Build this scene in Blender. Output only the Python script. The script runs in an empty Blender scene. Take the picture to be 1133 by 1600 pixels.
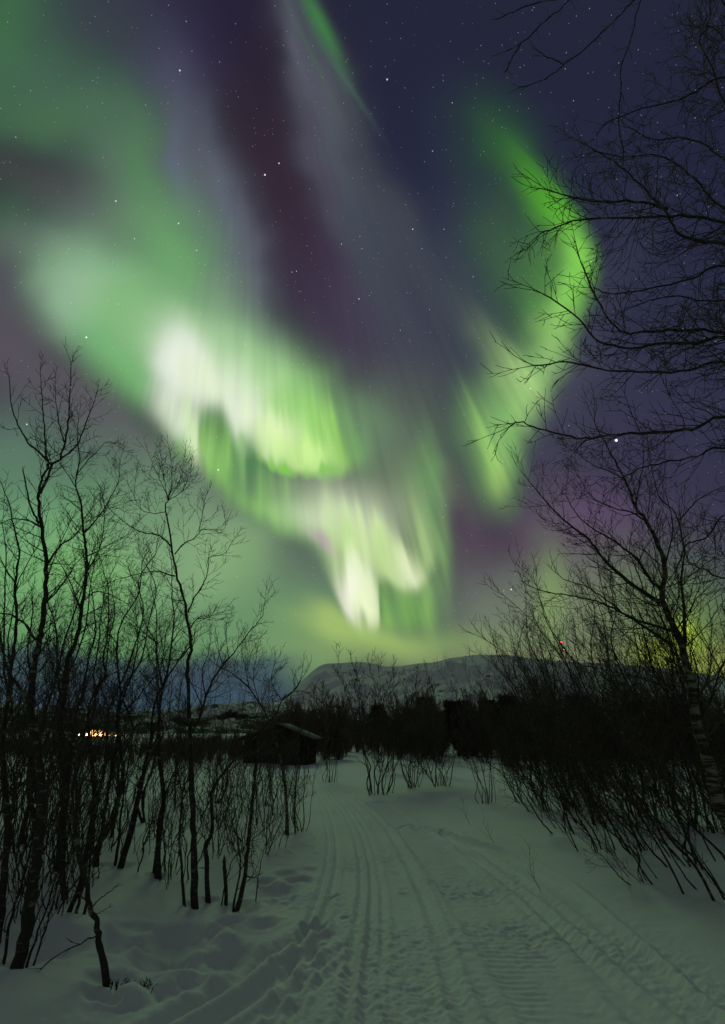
import bpy, math, random
import numpy as np
from mathutils import Vector, Matrix, noise as mnoise

scene = bpy.context.scene
col = scene.collection
R = math.radians

# ------------------------------------------------------------------ camera
CAM_H = 1.55
PITCH = R(21.2)
FPX = 889.0                      # focal length in photo pixels (20 mm on a 36 mm tall frame)
cam_data = bpy.data.cameras.new("camera")
cam = bpy.data.objects.new("camera", cam_data)
col.objects.link(cam)
cam.location = (0, 0, CAM_H)
cam.rotation_euler = (math.pi / 2 + PITCH, 0, 0)
cam_data.sensor_fit = 'VERTICAL'
cam_data.sensor_height = 36.0
cam_data.lens = 20.0
cam_data.clip_start = 0.05
cam_data.clip_end = 30000
scene.camera = cam

scene.view_settings.view_transform = 'Standard'
scene.view_settings.look = 'None'
scene.view_settings.exposure = 0.0
scene.view_settings.gamma = 1.0
scene.render.engine = 'CYCLES'
scene.cycles.max_bounces = 4
scene.cycles.diffuse_bounces = 2
scene.cycles.glossy_bounces = 1
scene.cycles.transparent_max_bounces = 4

# the glow of the aurora's bright folds, low in the north: a broad weak lamp
sun_data = bpy.data.lights.new("sun", 'SUN')
sun_data.energy = 0.31; sun_data.angle = R(12); sun_data.color = (.55, 1.0, .42)
sun = bpy.data.objects.new("sun", sun_data); col.objects.link(sun)
SUN_AZ, SUN_EL = R(-10), R(31)
sun.rotation_euler = Vector((math.sin(SUN_AZ) * math.cos(SUN_EL), math.cos(SUN_AZ) * math.cos(SUN_EL), math.sin(SUN_EL))).to_track_quat('Z', 'Y').to_euler()

cP, sP = math.cos(PITCH), math.sin(PITCH)
def ray(px, py):
    """viewing direction towards a point noted on the photograph (full-size pixels)"""
    a, b = (px - 566.5) / FPX, (800 - py) / FPX
    return Vector((a, cP - b * sP, sP + b * cP))
def ground_at(px, py, z=0.0):
    d = ray(px, py)
    t = (z - CAM_H) / d.z
    return Vector((d.x * t, d.y * t, z))
def at_depth(px, py, y):
    d = ray(px, py)
    t = y / d.y
    return Vector((d.x * t, y, CAM_H + d.z * t))

# ------------------------------------------------------------------ sky: the aurora
# The sky is a function of direction only (it lies at infinity).  Directions are
# charted on the plane touching the celestial sphere 21.2 deg above north; chart
# units are FPX per unit tangent, x to the east, y downwards.
def s2l(c):
    c = c / 255.0
    return c / 12.92 if c <= 0.04045 else ((c + 0.055) / 1.055) ** 2.4
def rgb(*c):
    return tuple(s2l(v) for v in c) + (1.0,)

world = bpy.data.worlds.new("World")
scene.world = world
world.use_nodes = True
NT = world.node_tree
NT.nodes.clear()
LK = NT.links
def nd(t):
    return NT.nodes.new(t)
def setin(sock, v):
    if isinstance(v, bpy.types.NodeSocket):
        LK.new(v, sock)
    else:
        sock.default_value = v
def M(op, a, b=None, c=None, clamp=False):
    n = nd('ShaderNodeMath'); n.operation = op; n.use_clamp = clamp
    for i, v in enumerate((a, b, c)):
        if v is not None:
            setin(n.inputs[i], v)
    return n.outputs[0]
def DOT(a, b):
    n = nd('ShaderNodeVectorMath'); n.operation = 'DOT_PRODUCT'
    setin(n.inputs[0], a); setin(n.inputs[1], b)
    return n.outputs['Value']
def XYZ(x, y, z=0.0):
    n = nd('ShaderNodeCombineXYZ')
    setin(n.inputs[0], x); setin(n.inputs[1], y); setin(n.inputs[2], z)
    return n.outputs[0]
def NOISE(vec, scale=1.0, detail=2.0, rough=0.5, dims='2D'):
    n = nd('ShaderNodeTexNoise'); n.noise_dimensions = dims
    setin(n.inputs['Vector'], vec); n.inputs['Scale'].default_value = scale
    n.inputs['Detail'].default_value = detail; n.inputs['Roughness'].default_value = rough
    return n.outputs[0]
def RNG(v, a, b, c, d, smooth=False):
    n = nd('ShaderNodeMapRange'); n.clamp = True
    if smooth: n.interpolation_type = 'SMOOTHSTEP'
    setin(n.inputs[0], v)
    for i, q in enumerate((a, b, c, d)):
        setin(n.inputs[i + 1], q)
    return n.outputs[0]
def CURVE(v, pts):
    n = nd('ShaderNodeFloatCurve')
    c = n.mapping.curves[0]
    n.mapping.clip_min_x, n.mapping.clip_max_x = 0, 1
    n.mapping.clip_min_y, n.mapping.clip_max_y = 0, 2
    pts = sorted(pts)
    c.points[0].location = pts[0]; c.points[1].location = pts[-1]
    for p in pts[1:-1]:
        c.points.new(*p)
    for p in c.points: p.handle_type = 'AUTO_CLAMPED'
    n.mapping.extend = 'HORIZONTAL'
    n.mapping.update()
    setin(n.inputs['Value'], v)
    return n.outputs[0]
def MIX(f, a, b):
    n = nd('ShaderNodeMix'); n.data_type = 'RGBA'; n.clamp_factor = True
    setin(n.inputs[0], f); setin(n.inputs[6], a); setin(n.inputs[7], b)
    return n.outputs[2]

tc = nd('ShaderNodeTexCoord')
D = tc.outputs['Generated']
fwd = M('MAXIMUM', DOT(D, (0, cP, sP)), 0.12)
SX = M('MULTIPLY_ADD', M('DIVIDE', DOT(D, (1, 0, 0)), fwd), FPX, 566.5)
SY = M('MULTIPLY_ADD', M('DIVIDE', DOT(D, (0, -sP, cP)), fwd), -FPX, 800.0)
# rays fan out from the magnetic zenith
ZX, ZY = 390.0, -150.0
T = M('DIVIDE', M('SUBTRACT', SX, ZX), M('MAXIMUM', M('SUBTRACT', SY, ZY), 40.0))
T = M('MINIMUM', M('MAXIMUM', T, -1.0), 1.5)
T01 = M('MULTIPLY_ADD', T, 0.4, 0.4)
def tval(x, y): return (x - ZX) / (y - ZY) * 0.4 + 0.4
n_mid = NOISE(XYZ(T, M('MULTIPLY', SY, 0.00025)), 16, 1.0, 0.5)
n_fine = NOISE(XYZ(T, M('MULTIPLY', SY, 0.00008)), 60, 0.8, 0.5)
n_soft = NOISE(XYZ(SX, SY), 0.0065, 2.0, 0.5)
n_soft2 = NOISE(XYZ(SY, SX), 0.0055, 2.0, 0.5)
RAYM = RNG(n_mid, 0.3, 0.7, 0.0, 1.0)
RAYF = RNG(n_fine, 0.28, 0.72, 0.0, 1.0)
JIT = M('ADD', M('MULTIPLY', M('SUBTRACT', n_mid, 0.5), 60.0), M('MULTIPLY', M('SUBTRACT', n_fine, 0.5), 50.0))
JIT = M('MULTIPLY', JIT, RNG(M('ABSOLUTE', M('SUBTRACT', T, 0.15)), 0.25, 0.5, 1.0, 0.15))
# smooth drift for soft layers, travel along the ray for rayed layers
WX = M('MULTIPLY_ADD', M('SUBTRACT', n_soft, 0.5), 60.0, SX)
WY = M('MULTIPLY_ADD', M('SUBTRACT', n_soft2, 0.5), 60.0, SY)
P0 = XYZ(WX, WY, 1.0)
P1 = XYZ(M('ADD', SX, M('MULTIPLY', T, JIT)), M('ADD', SY, JIT), 1.0)
PN = XYZ(SX, SY, 1.0)
MODF = {0: None,
        'f': M('MULTIPLY_ADD', RAYF, 0.38, 0.74),
        'm': M('MULTIPLY_ADD', RAYM, 0.55, 0.55),
        'fm': M('MULTIPLY', M('MULTIPLY_ADD', RAYF, 0.55, 0.65), M('MULTIPLY_ADD', RAYM, 0.6, 0.65))}

def EDGE(pts, jit, w):
    """mask: 1 above an edge given as chart points, 0 below; w = softness"""
    e = CURVE(T01, [(tval(x, y), y / 1000.0) for x, y in pts])
    d = M('MULTIPLY_ADD', e, 1000.0, M('MULTIPLY', SY, -1.0))
    d = M('MULTIPLY_ADD', JIT, jit, d)
    if not isinstance(w, (int, float)):
        w = M('MULTIPLY', CURVE(T01, [(tval(x, y), q / 100.0) for x, y, q in w]), 100.0)
    return RNG(M('DIVIDE', d, w), -1.0, 1.0, 0.0, 1.0, True)

def BLOB(img, x, y, sx, sy, rot, c, a, P=P0, mod=0, pw=1.0, mask=None):
    """sx, sy: half widths; rot: degrees, clockwise as seen; sx lies along the rotated x"""
    c_, s_ = math.cos(R(rot)), math.sin(R(rot))
    u = DOT(P, (c_ / sx, s_ / sx, -(x * c_ + y * s_) / sx))
    v = DOT(P, (-s_ / sy, c_ / sy, (x * s_ - y * c_) / sy))
    d = M('MULTIPLY_ADD', u, u, M('MULTIPLY', v, v))
    if pw != 1.0: d = M('POWER', d, pw)
    g = M('POWER', 0.4966, d)              # half strength at the half width
    f = M('MULTIPLY', g, a) if a != 1 else g
    if MODF[mod] is not None: f = M('MULTIPLY', f, MODF[mod])
    if mask is not None: f = M('MULTIPLY', f, mask)
    return MIX(f, img, rgb(*c))
# lower rim of the auroral oval
E1 = EDGE([(-20, 440), (40, 485), (80, 530), (130, 568), (190, 615), (215, 648), (250, 680), (300, 722), (350, 770), (400, 812),
           (440, 838), (464, 848), (492, 862), (511, 888), (522, 925), (534, 962), (560, 982), (590, 986), (620, 988), (680, 992), (708, 960), (745, 830),
           (775, 806), (805, 745), (825, 680), (855, 620), (885, 560), (915, 480), (930, 420), (922, 370), (900, 320),
           (860, 270), (880, 225), (900, 150), (950, 0)],
          0.35, [(-20, 440, 80), (40, 485, 62), (130, 568, 48), (215, 648, 40), (300, 722, 26), (400, 812, 24), (470, 852, 30), (522, 915, 22),
                 (575, 985, 16), (640, 990, 26), (680, 992, 50), (708, 960, 95), (745, 830, 90), (805, 745, 55), (855, 620, 40), (915, 480, 34), (930, 420, 30), (900, 320, 46), (860, 270, 90), (900, 150, 220)])
# rim of the bright inner fold, and of the lower fold
E2 = EDGE([(200, 640), (240, 690), (285, 720), (306, 702), (320, 660), (345, 648), (360, 668), (374, 704), (400, 712), (425, 734), (470, 746), (520, 746),
           (548, 734), (570, 722), (600, 700)], 0.40, [(200, 640, 30), (300, 690, 40), (345, 640, 38), (372, 698, 30), (425, 734, 11), (520, 746, 13), (600, 700, 40)])
E3 = EDGE([(500, 1030), (560, 1030), (582, 1020), (593, 940), (600, 900), (620, 917), (640, 926), (660, 915), (675, 895), (700, 860)],
          0.40, [(500, 1030, 20), (582, 1020, 16), (600, 900, 16), (640, 926, 14), (700, 860, 40)])

# ---- sky below / outside the oval
O = rgb(30, 33, 54)
for b in [
    (1010, 560, 260, 420, 0, (46, 48, 70), .95), (1150, 120, 220, 260, 0, (32, 34, 60), .8), (1000, 720, 160, 130, 0, (56, 54, 78), .8),
    (900, 640, 60, 90, 0, (62, 62, 80), .6), (860, 620, 40, 200, 25, (88, 88, 102), .3), (1130, 880, 150, 80, 0, (60, 56, 80), .9),
    (20, 540, 180, 110, 25, (86, 80, 90), 1), (150, 620, 160, 60, 35, (86, 82, 90), 1), (290, 740, 120, 50, 40, (94, 94, 96), 1),
    (20, 700, 120, 50, 0, (84, 104, 96), .9), (30, 330, 110, 45, 10, (62, 64, 72), .6),
    (400, 860, 160, 50, 35, (104, 112, 104), 1), (820, 850, 160, 70, 0, (92, 84, 96), 1), (775, 868, 75, 62, 0, (70, 48, 76), .95),
    (900, 840, 60, 60, 0, (92, 86, 94), .6), (930, 800, 60, 40, 0, (98, 66, 112), .35),
    (40, 830, 200, 90, 0, (108, 154, 116), .95), (20, 930, 210, 90, 0, (114, 168, 112), .95), (170, 890, 90, 70, 0, (122, 182, 104), .8),
    (230, 800, 70, 60, 30, (100, 132, 106), .7), (330, 890, 120, 80, 0, (130, 165, 124), .95), (375, 885, 60, 50, 0, (138, 176, 118), .6),
    (480, 930, 70, 90, 0, (98, 128, 100), .9), (480, 870, 40, 40, 0, (92, 104, 96), .8), (400, 985, 130, 50, 0, (104, 142, 106), .9),
    (150, 985, 190, 50, 0, (104, 150, 98), .8), (460, 1010, 70, 40, 0, (110, 150, 104), .7),
    (730, 960, 90, 60, 0, (104, 116, 104), .9), (640, 1005, 150, 26, 0, (132, 158, 100), 1), (565, 985, 80, 16, 12, (160, 190, 108), .9),
    (515, 965, 30, 15, 28, (162, 190, 110), .8), (860, 960, 90, 60, 0, (118, 130, 108), .8), (860, 945, 22, 70, 0, (128, 160, 92), .7),
    (960, 970, 70, 60, 0, (128, 136, 104), .8), (1060, 960, 90, 60, 0, (100, 128, 84), .8), (900, 1030, 200, 22, 0, (134, 146, 104), .7),
    (1082, 1010, 34, 40, 0, (150, 182, 64), .8), (1078, 990, 12, 18, 0, (196, 222, 74), .8), (1030, 1020, 30, 22, 0, (178, 200, 50), .5),
    (1133, 1060, 60, 40, 0, (150, 160, 70), .7),
]:
    O = BLOB(O, *b)
# low cloud bank over the northern horizon
cl = M('MULTIPLY_ADD', M('SUBTRACT', n_soft, 0.5), 70.0, SY)
bank = M('MULTIPLY', RNG(cl, 1002, 1034, 0.0, 1.0, True), RNG(SX, 410, 505, 1.0, 0.0, True))
O = MIX(M('MULTIPLY', bank, .78), O, rgb(60, 75, 94))
bank = M('MULTIPLY', RNG(SY, 1055, 1110, 0.0, 1.0, True), RNG(SX, 330, 500, 1.0, 0.0, True))
O = MIX(M('MULTIPLY', bank, .6), O, rgb(64, 92, 104))

# ---- sky inside the oval
I = rgb(36, 38, 58)
for b in [
    (420, 260, 110, 330, -12, (45, 36, 50), 1), (430, 150, 50, 160, -10, (42, 34, 48), .8), (560, 500, 90, 200, -15, (66, 54, 76), .95), (640, 560, 90, 160, -10, (68, 66, 84), .7),
    (700, 400, 70, 200, -14, (52, 58, 76), .8), (640, 210, 60, 130, -10, (33, 36, 60), .8), (740, 560, 50, 150, -20, (70, 78, 86), .6),
    (290, 20, 120, 60, 0, (38, 32, 56), .85), (250, 100, 60, 80, -15, (64, 58, 88), .9), (282, 190, 34, 90, -14, (82, 78, 104), .75), (440, 290, 40, 90, -10, (54, 36, 46), .4),
    (40, 60, 110, 110, 0, (60, 88, 73), .9), (5, 60, 50, 110, 0, (64, 114, 72), .8), (150, 30, 80, 60, 0, (58, 62, 74), .8), (90, 160, 130, 70, 18, (69, 101, 81), .95),
    (190, 225, 70, 60, 35, (80, 112, 90), .85), (60, 195, 70, 34, 0, (74, 112, 78), .6), (40, 275, 170, 34, 18, (62, 64, 66), .95), (110, 320, 60, 34, 12, (74, 76, 82), .85), (5, 345, 40, 40, 0, (52, 80, 58), .7),
    (215, 330, 80, 80, 30, (94, 110, 102), .85), (232, 270, 24, 80, -15, (80, 124, 86), .7), (335, 350, 42, 140, -12, (88, 90, 106), .95), (286, 270, 14, 60, -6, (96, 94, 126), .6),
    (375, 440, 40, 110, -14, (90, 88, 106), .85), (350, 330, 14, 90, -9, (100, 106, 124), .4), (390, 400, 12, 90, -12, (104, 104, 122), .35),
    (90, 375, 80, 24, 0, (88, 98, 98), .7), (150, 460, 110, 66, 25, (134, 178, 138), 1), (125, 468, 60, 50, 20, (156, 192, 156), .8), (270, 430, 60, 110, -15, (106, 160, 106), .95),
    (95, 470, 34, 40, 20, (146, 176, 152), .6), (-10, 440, 46, 60, 0, (88, 88, 94), .9), (200, 500, 70, 50, 30, (130, 184, 122), .85), (160, 540, 60, 30, 35, (116, 176, 120), .8), (200, 585, 50, 50, 40, (114, 178, 108), .8),
    (350, 480, 40, 60, -20, (120, 150, 122), .7),
    # light veils high in the middle
    (510, 180, 30, 170, -16, (84, 88, 98), .95), (560, 340, 36, 130, -19, (74, 80, 90), .9), (460, 60, 14, 90, -13, (84, 88, 100), .8),
    (590, 400, 40, 90, -20, (60, 68, 80), .6), (500, 60, 9, 110, -24, (74, 92, 88), .6), (500, 250, 16, 90, -14, (78, 72, 90), .6),
    (620, 330, 22, 120, -22, (70, 78, 84), .45),
    # outer band between the folds, lower left
    (320, 712, 50, 46, 42, (128, 186, 98), 1), (395, 775, 60, 34, 38, (134, 190, 106), 1), (440, 800, 46, 36, 30, (136, 194, 102), .9),
    (395, 725, 40, 40, 40, (84, 130, 86), .95), (450, 768, 60, 20, 14, (88, 128, 88), .95), (475, 800, 40, 26, 20, (132, 180, 112), .8),
    (560, 760, 110, 26, 4, (124, 130, 118), .95), (590, 700, 60, 50, 0, (106, 126, 104), .9), (625, 640, 60, 60, 0, (82, 90, 86), .8),
    (600, 790, 60, 40, 0, (128, 136, 116), .9), (648, 790, 40, 70, 0, (112, 136, 100), .9), (672, 790, 16, 80, -6, (112, 164, 98), .9), (690, 880, 18, 110, -6, (98, 126, 98), .8), (742, 850, 36, 90, -14, (84, 68, 84), .95),
    (740, 720, 28, 90, -25, (72, 92, 80), .7), (640, 945, 60, 60, 0, (104, 148, 92), 1), (745, 930, 30, 60, 0, (92, 88, 94), .8), (510, 930, 36, 70, -10, (104, 140, 104), .95), (565, 990, 46, 26, 0, (168, 200, 116), .95), (640, 1000, 60, 22, 0, (136, 170, 104), .7), (520, 900, 26, 30, -20, (104, 116, 104), .6),
    # right-hand band
    (800, 420, 44, 110, -8, (64, 100, 70), .75), (780, 210, 50, 60, -35, (42, 76, 56), .8), (825, 280, 24, 60, -38, (66, 132, 48), .9), (868, 325, 26, 44, -30, (84, 168, 46), .95),
    (896, 405, 24, 50, -8, (124, 200, 80), 1), (874, 470, 26, 64, 12, (126, 196, 90), .95), (838, 440, 24, 70, 5, (78, 132, 66), .6), (862, 540, 24, 60, 18, (150, 204, 108), .95),
    (820, 590, 34, 60, 25, (120, 164, 102), .85), (836, 618, 26, 56, 30, (158, 202, 126), .95), (790, 660, 50, 64, 22, (116, 160, 100), .95), (812, 655, 26, 46, 28, (146, 196, 116), .85), (790, 715, 24, 50, 14, (134, 186, 104), .85),
    (800, 600, 18, 70, -35, (168, 206, 130), .5),
]:
    I = BLOB(I, *b, P=P0)
for b in [   # rayed parts of the band on the right
    (765, 700, 14, 60, -24, (146, 196, 108), .85, P1, 'f'), (780, 755, 14, 36, -15, (164, 208, 112), .9, P1, 'f'), (800, 700, 12, 50, -28, (122, 172, 104), .7, P1, 'f'),
    (820, 780, 26, 30, 0, (96, 150, 76), .9, P0, 0), (830, 600, 10, 50, -38, (176, 214, 134), .55, P1, 'f'), (905, 440, 20, 40, 10, (134, 214, 84), .6, P0, 0),
]:
    I = BLOB(I, *b)
bright = [
    # the bright fold
    (400, 600, 120, 66, 38, (150, 200, 142), 1, P0, 0, 1.2), (450, 650, 80, 60, 46, (146, 208, 112), 1, P0, 0, 1.3), (500, 695, 54, 44, 40, (150, 212, 110), 1, P1, 'f', 1.3),
    (305, 548, 70, 40, 10, (180, 212, 168), 1, P0, 0, 1.1), (282, 590, 42, 62, -14, (236, 240, 232), 1, P0, 0, 1.5), (326, 598, 58, 34, 22, (228, 241, 210), 1, P0, 0, 1.3),
    (282, 655, 30, 46, -34, (216, 230, 204), .95, P1, 'f', 1.2), (388, 640, 34, 58, -8, (238, 244, 228), 1, P0, 0, 1.5), (405, 600, 40, 46, 20, (190, 224, 168), .5, P0, 0, 1.1),
    (430, 674, 38, 36, 40, (224, 246, 186), 1, P1, 0, 1.3), (475, 706, 48, 24, 22, (204, 244, 150), 1, P1, 'f', 1.3), (498, 665, 10, 60, -16, (160, 216, 116), .5, P1, 'f'),
    (529, 690, 8, 50, -16, (166, 224, 108), .8, P1, 0), (512, 680, 4, 40, -16, (176, 226, 124), .5, P1, 0), (445, 734, 62, 8, 20, (126, 208, 66), .9, P1, 0), (495, 741, 40, 7, 5, (126, 206, 76), .7, P1, 0),
]
for b in bright:
    I = BLOB(I, *b, mask=E2)
for b in [
    (306, 680, 9, 44, -5, (216, 236, 190), .95, P1, 0, 1.2), (296, 655, 9, 60, -6, (200, 230, 168), .7, P1, 'fm'), (340, 668, 16, 26, 0, (104, 148, 92), .65, P0, 0), (345, 722, 16, 38, -4, (146, 202, 110), .85, P1, 'f'), (323, 690, 5, 46, -4, (154, 204, 116), .7, P1, 0),
    (398, 708, 14, 22, 0, (88, 134, 88), .7, P0, 0), (412, 770, 10, 40, 0, (142, 198, 112), .7, P1, 'f'), (440, 792, 12, 40, 5, (150, 204, 116), .6, P1, 'fm'), (378, 740, 5, 40, -2, (140, 190, 112), .5, P1, 0),
    # lower fold
    (500, 815, 50, 34, 25, (166, 198, 144), .95, P0, 0), (540, 790, 70, 30, 0, (170, 182, 156), .7, P0, 0), (532, 818, 58, 28, 12, (208, 224, 188), 1, P0, 0, 1.2), (575, 842, 52, 26, 34, (210, 230, 178), 1, P1, 'fm', 1.2), (612, 876, 46, 22, 42, (210, 234, 164), 1, P1, 'f', 1.2),
]:
    I = BLOB(I, *b)
for b in [
    (550, 885, 28, 60, -16, (188, 222, 144), .95, P1, 'fm', 1.2), (625, 886, 36, 24, 42, (226, 238, 190), 1, P1, 'f', 1.2), (642, 903, 18, 16, 30, (234, 242, 204), .9, P1, 0), (566, 925, 24, 52, -14, (228, 242, 198), 1, P1, 'f', 1.4),
    (550, 940, 16, 36, -14, (244, 248, 224), 1, P1, 0, 1.2), (574, 964, 17, 20, -10, (238, 248, 200), .95, P1, 0), (600, 880, 12, 40, -20, (170, 212, 120), .5, P1, 'fm'),
    (665, 860, 14, 50, -12, (176, 206, 138), .8, P1, 'f'),
]:
    I = BLOB(I, *b, mask=E3)
for b in [
    (668, 955, 9, 44, -8, (146, 194, 102), .85, P1, 'f'), (620, 900, 10, 60, -14, (150, 196, 108), .4, P1, 'fm'), (640, 955, 10, 34, -8, (120, 176, 84), .6, P1, 'fm'), (602, 945, 6, 44, -10, (140, 196, 96), .7, P1, 'fm'), (690, 850, 10, 80, -6, (132, 176, 106), .5, P1, 'f'),
    (503, 850, 22, 10, 38, (190, 164, 182), .6, P0, 0),
    # green ray at the top, and fine streaks high up
    (500, 35, 10, 56, -27, (66, 124, 72), .9, PN, 0), (540, 125, 4, 60, -33, (70, 100, 88), .5, PN, 0), (484, 80, 4, 80, -26, (74, 98, 84), .45, PN, 0), (470, 100, 8, 70, -22, (88, 92, 104), .4, PN, 0), (575, 665, 36, 44, -10, (106, 140, 106), .6, P0, 0), (548, 690, 16, 44, -16, (112, 160, 98), .5, P1, 'f'),
]:
    I = BLOB(I, *b)
# faint vertical streaking through all veils
STK = M('MULTIPLY', RNG(SY, 150, 700, 0.12, 0.26), RNG(T, -0.22, -0.06, 0.0, 1.0))
I = MIX(M('MULTIPLY', M('SUBTRACT', 0.60, n_fine), STK), I, rgb(30, 32, 50))

def BG(c, k=1.0):
    n = nd('ShaderNodeBackground'); setin(n.inputs['Color'], c); n.inputs['Strength'].default_value = k
    return n.outputs[0]
def MIXSH(f, a, b):
    n = nd('ShaderNodeMixShader'); setin(n.inputs[0], f); LK.new(a, n.inputs[1]); LK.new(b, n.inputs[2])
    return n.outputs[0]
# small stars: two sizes of cells, only a few of them lit
def STARS(img, scale, size, keep, gain):
    v = nd('ShaderNodeTexVoronoi'); v.feature = 'F1'; v.inputs['Scale'].default_value = scale
    LK.new(D, v.inputs['Vector'])
    dd = RNG(v.outputs['Distance'], size * 0.35, size, 1.0, 0.0, True)
    sep = nd('ShaderNodeSeparateColor'); LK.new(v.outputs['Color'], sep.inputs[0])
    lit = RNG(sep.outputs[0], keep, 1.0, 0.0, 1.0)
    lit = M('MULTIPLY', M('MULTIPLY', lit, M('GREATER_THAN', sep.outputs[0], keep)), gain)
    f = M('MULTIPLY', dd, M('ADD', lit, M('MULTIPLY', M('GREATER_THAN', sep.outputs[0], keep), gain * 0.15)))
    tint = nd('ShaderNodeMix'); tint.data_type = 'RGBA'
    setin(tint.inputs[0], sep.outputs[2]); tint.inputs[6].default_value = (.55, .72, 1.0, 1); tint.inputs[7].default_value = (1.0, .95, .9, 1)
    n = nd('ShaderNodeMix'); n.data_type = 'RGBA'; n.blend_type = 'ADD'; n.clamp_factor = False
    setin(n.inputs[0], f); setin(n.inputs[6], img); n.clamp_result = False; LK.new(tint.outputs[2], n.inputs[7])
    return n.outputs[2]
stars = STARS(rgb(0, 0, 0), 150, 0.11, 0.30, 0.32)
stars = STARS(stars, 62, 0.050, 0.50, 0.8)
stars = STARS(stars, 20, 0.018, 0.72, 1.2)
def ONE_STAR(img, px, py, r, k, c):
    d = ray(px, py).normalized()
    f = RNG(DOT(D, tuple(d)), math.cos(r * .72e-3), math.cos(r * 0.2e-3), 0.0, k)
    n = nd('ShaderNodeMix'); n.data_type = 'RGBA'; n.blend_type = 'ADD'; n.clamp_factor = False
    setin(n.inputs[0], f); setin(n.inputs[6], img); setin(n.inputs[7], (*c, 1))
    return n.outputs[2]
for st in [(963, 688, 3.4, 2.6, (.75, .8, 1)), (135, 527, 2.2, 1.0, (.8, .95, 1)), (414, 273, 2.0, 1.0, (.9, .95, 1)), (436, 255, 1.8, .8, (.7, .8, 1)), (181, 314, 1.8, .7, (.8, .9, 1)),
           (279, 349, 1.7, .7, (.9, .95, 1)), (341, 734, 2.1, 1.0, (.7, .95, 1)), (110, 605, 2.1, 1.0, (.45, .5, 1)), (42, 663, 1.9, .8, (.7, .9, 1)), (799, 921, 2.2, 1.1, (.7, .7, 1)),
           (281, 110, 1.8, .7, (.9, .95, 1)), (605, 124, 1.9, .8, (.9, .9, 1)), (645, 358, 1.8, .7, (.7, .8, 1)), (676, 236, 1.7, .6, (.4, .4, 1)), (829, 607, 1.9, .7, (.8, .9, 1)), (561, 467, 1.6, .6, (1, 1, 1))]:
    stars = ONE_STAR(stars, *st)
add = nd('ShaderNodeAddShader')
LK.new(MIXSH(E1, BG(O), BG(I)), add.inputs[0]); LK.new(BG(stars), add.inputs[1])
# towards the south, behind the photographer, a plain dim green-grey night sky
back = RNG(DOT(D, (0, cP, sP)), 0.22, 0.45, 1.0, 0.0, True)
wout = nd('ShaderNodeOutputWorld')
LK.new(MIXSH(back, add.outputs[0], BG(rgb(70, 78, 75))), wout.inputs['Surface'])
world.cycles.sampling_method = 'NONE'

# ------------------------------------------------------------------ helpers
def tag(o, label=None, cat=None, group=None, kind=None):
    if label: o["label"] = label
    if cat: o["category"] = cat
    if group: o["group"] = group
    if kind: o["kind"] = kind
    return o
def empty(name, loc=(0, 0, 0), rot=(0, 0, 0)):
    o = bpy.data.objects.new(name, None)
    o.location = loc; o.rotation_euler = rot
    o.empty_display_size = 0.2
    col.objects.link(o)
    return o
def mesh_obj(name, V, F, mat, parent=None, smooth=True):
    me = bpy.data.meshes.new(name)
    V = np.asarray(V, dtype=np.float32).reshape(-1, 3)
    F = np.asarray(F, dtype=np.int32)
    me.vertices.add(len(V)); me.vertices.foreach_set("co", V.ravel())
    k = F.shape[1]
    me.loops.add(F.size); me.loops.foreach_set("vertex_index", F.ravel())
    me.polygons.add(len(F))
    me.polygons.foreach_set("loop_start", np.arange(0, F.size, k, dtype=np.int32))
    me.polygons.foreach_set("loop_total", np.full(len(F), k, dtype=np.int32))
    if smooth: me.polygons.foreach_set("use_smooth", np.ones(len(F), dtype=bool))
    me.update(calc_edges=True)
    if mat: me.materials.append(mat)
    o = bpy.data.objects.new(name, me)
    col.objects.link(o)
    if parent: o.parent = parent
    return o
def mat_new(name):
    m = bpy.data.materials.new(name); m.use_nodes = True
    nt = m.node_tree
    return m, nt, nt.nodes["Principled BSDF"]
def flat_mat(name, c, rough=0.8, spec=0.2, metal=0.0, var=0.0, scale=8.0, bump=0.0):
    m, nt, b = mat_new(name)
    b.inputs["Base Color"].default_value = (*c, 1)
    b.inputs["Roughness"].default_value = rough
    b.inputs["Specular IOR Level"].default_value = spec
    b.inputs["Metallic"].default_value = metal
    if var or bump:
        tcn = nt.nodes.new("ShaderNodeTexCoord"); n = nt.nodes.new("ShaderNodeTexNoise")
        n.inputs["Scale"].default_value = scale; n.inputs["Detail"].default_value = 5
        nt.links.new(tcn.outputs["Object"], n.inputs["Vector"])
        mx = nt.nodes.new("ShaderNodeMix"); mx.data_type = 'RGBA'
        nt.links.new(n.outputs[0], mx.inputs[0])
        mx.inputs[6].default_value = (*[v * (1 - var) for v in c], 1); mx.inputs[7].default_value = (*[min(1, v * (1 + var)) for v in c], 1)
        nt.links.new(mx.outputs[2], b.inputs["Base Color"])
        if bump:
            bp = nt.nodes.new("ShaderNodeBump"); bp.inputs["Strength"].default_value = bump; bp.inputs["Distance"].default_value = 0.02
            nt.links.new(n.outputs[0], bp.inputs["Height"]); nt.links.new(bp.outputs[0], b.inputs["Normal"])
    return m

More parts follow.
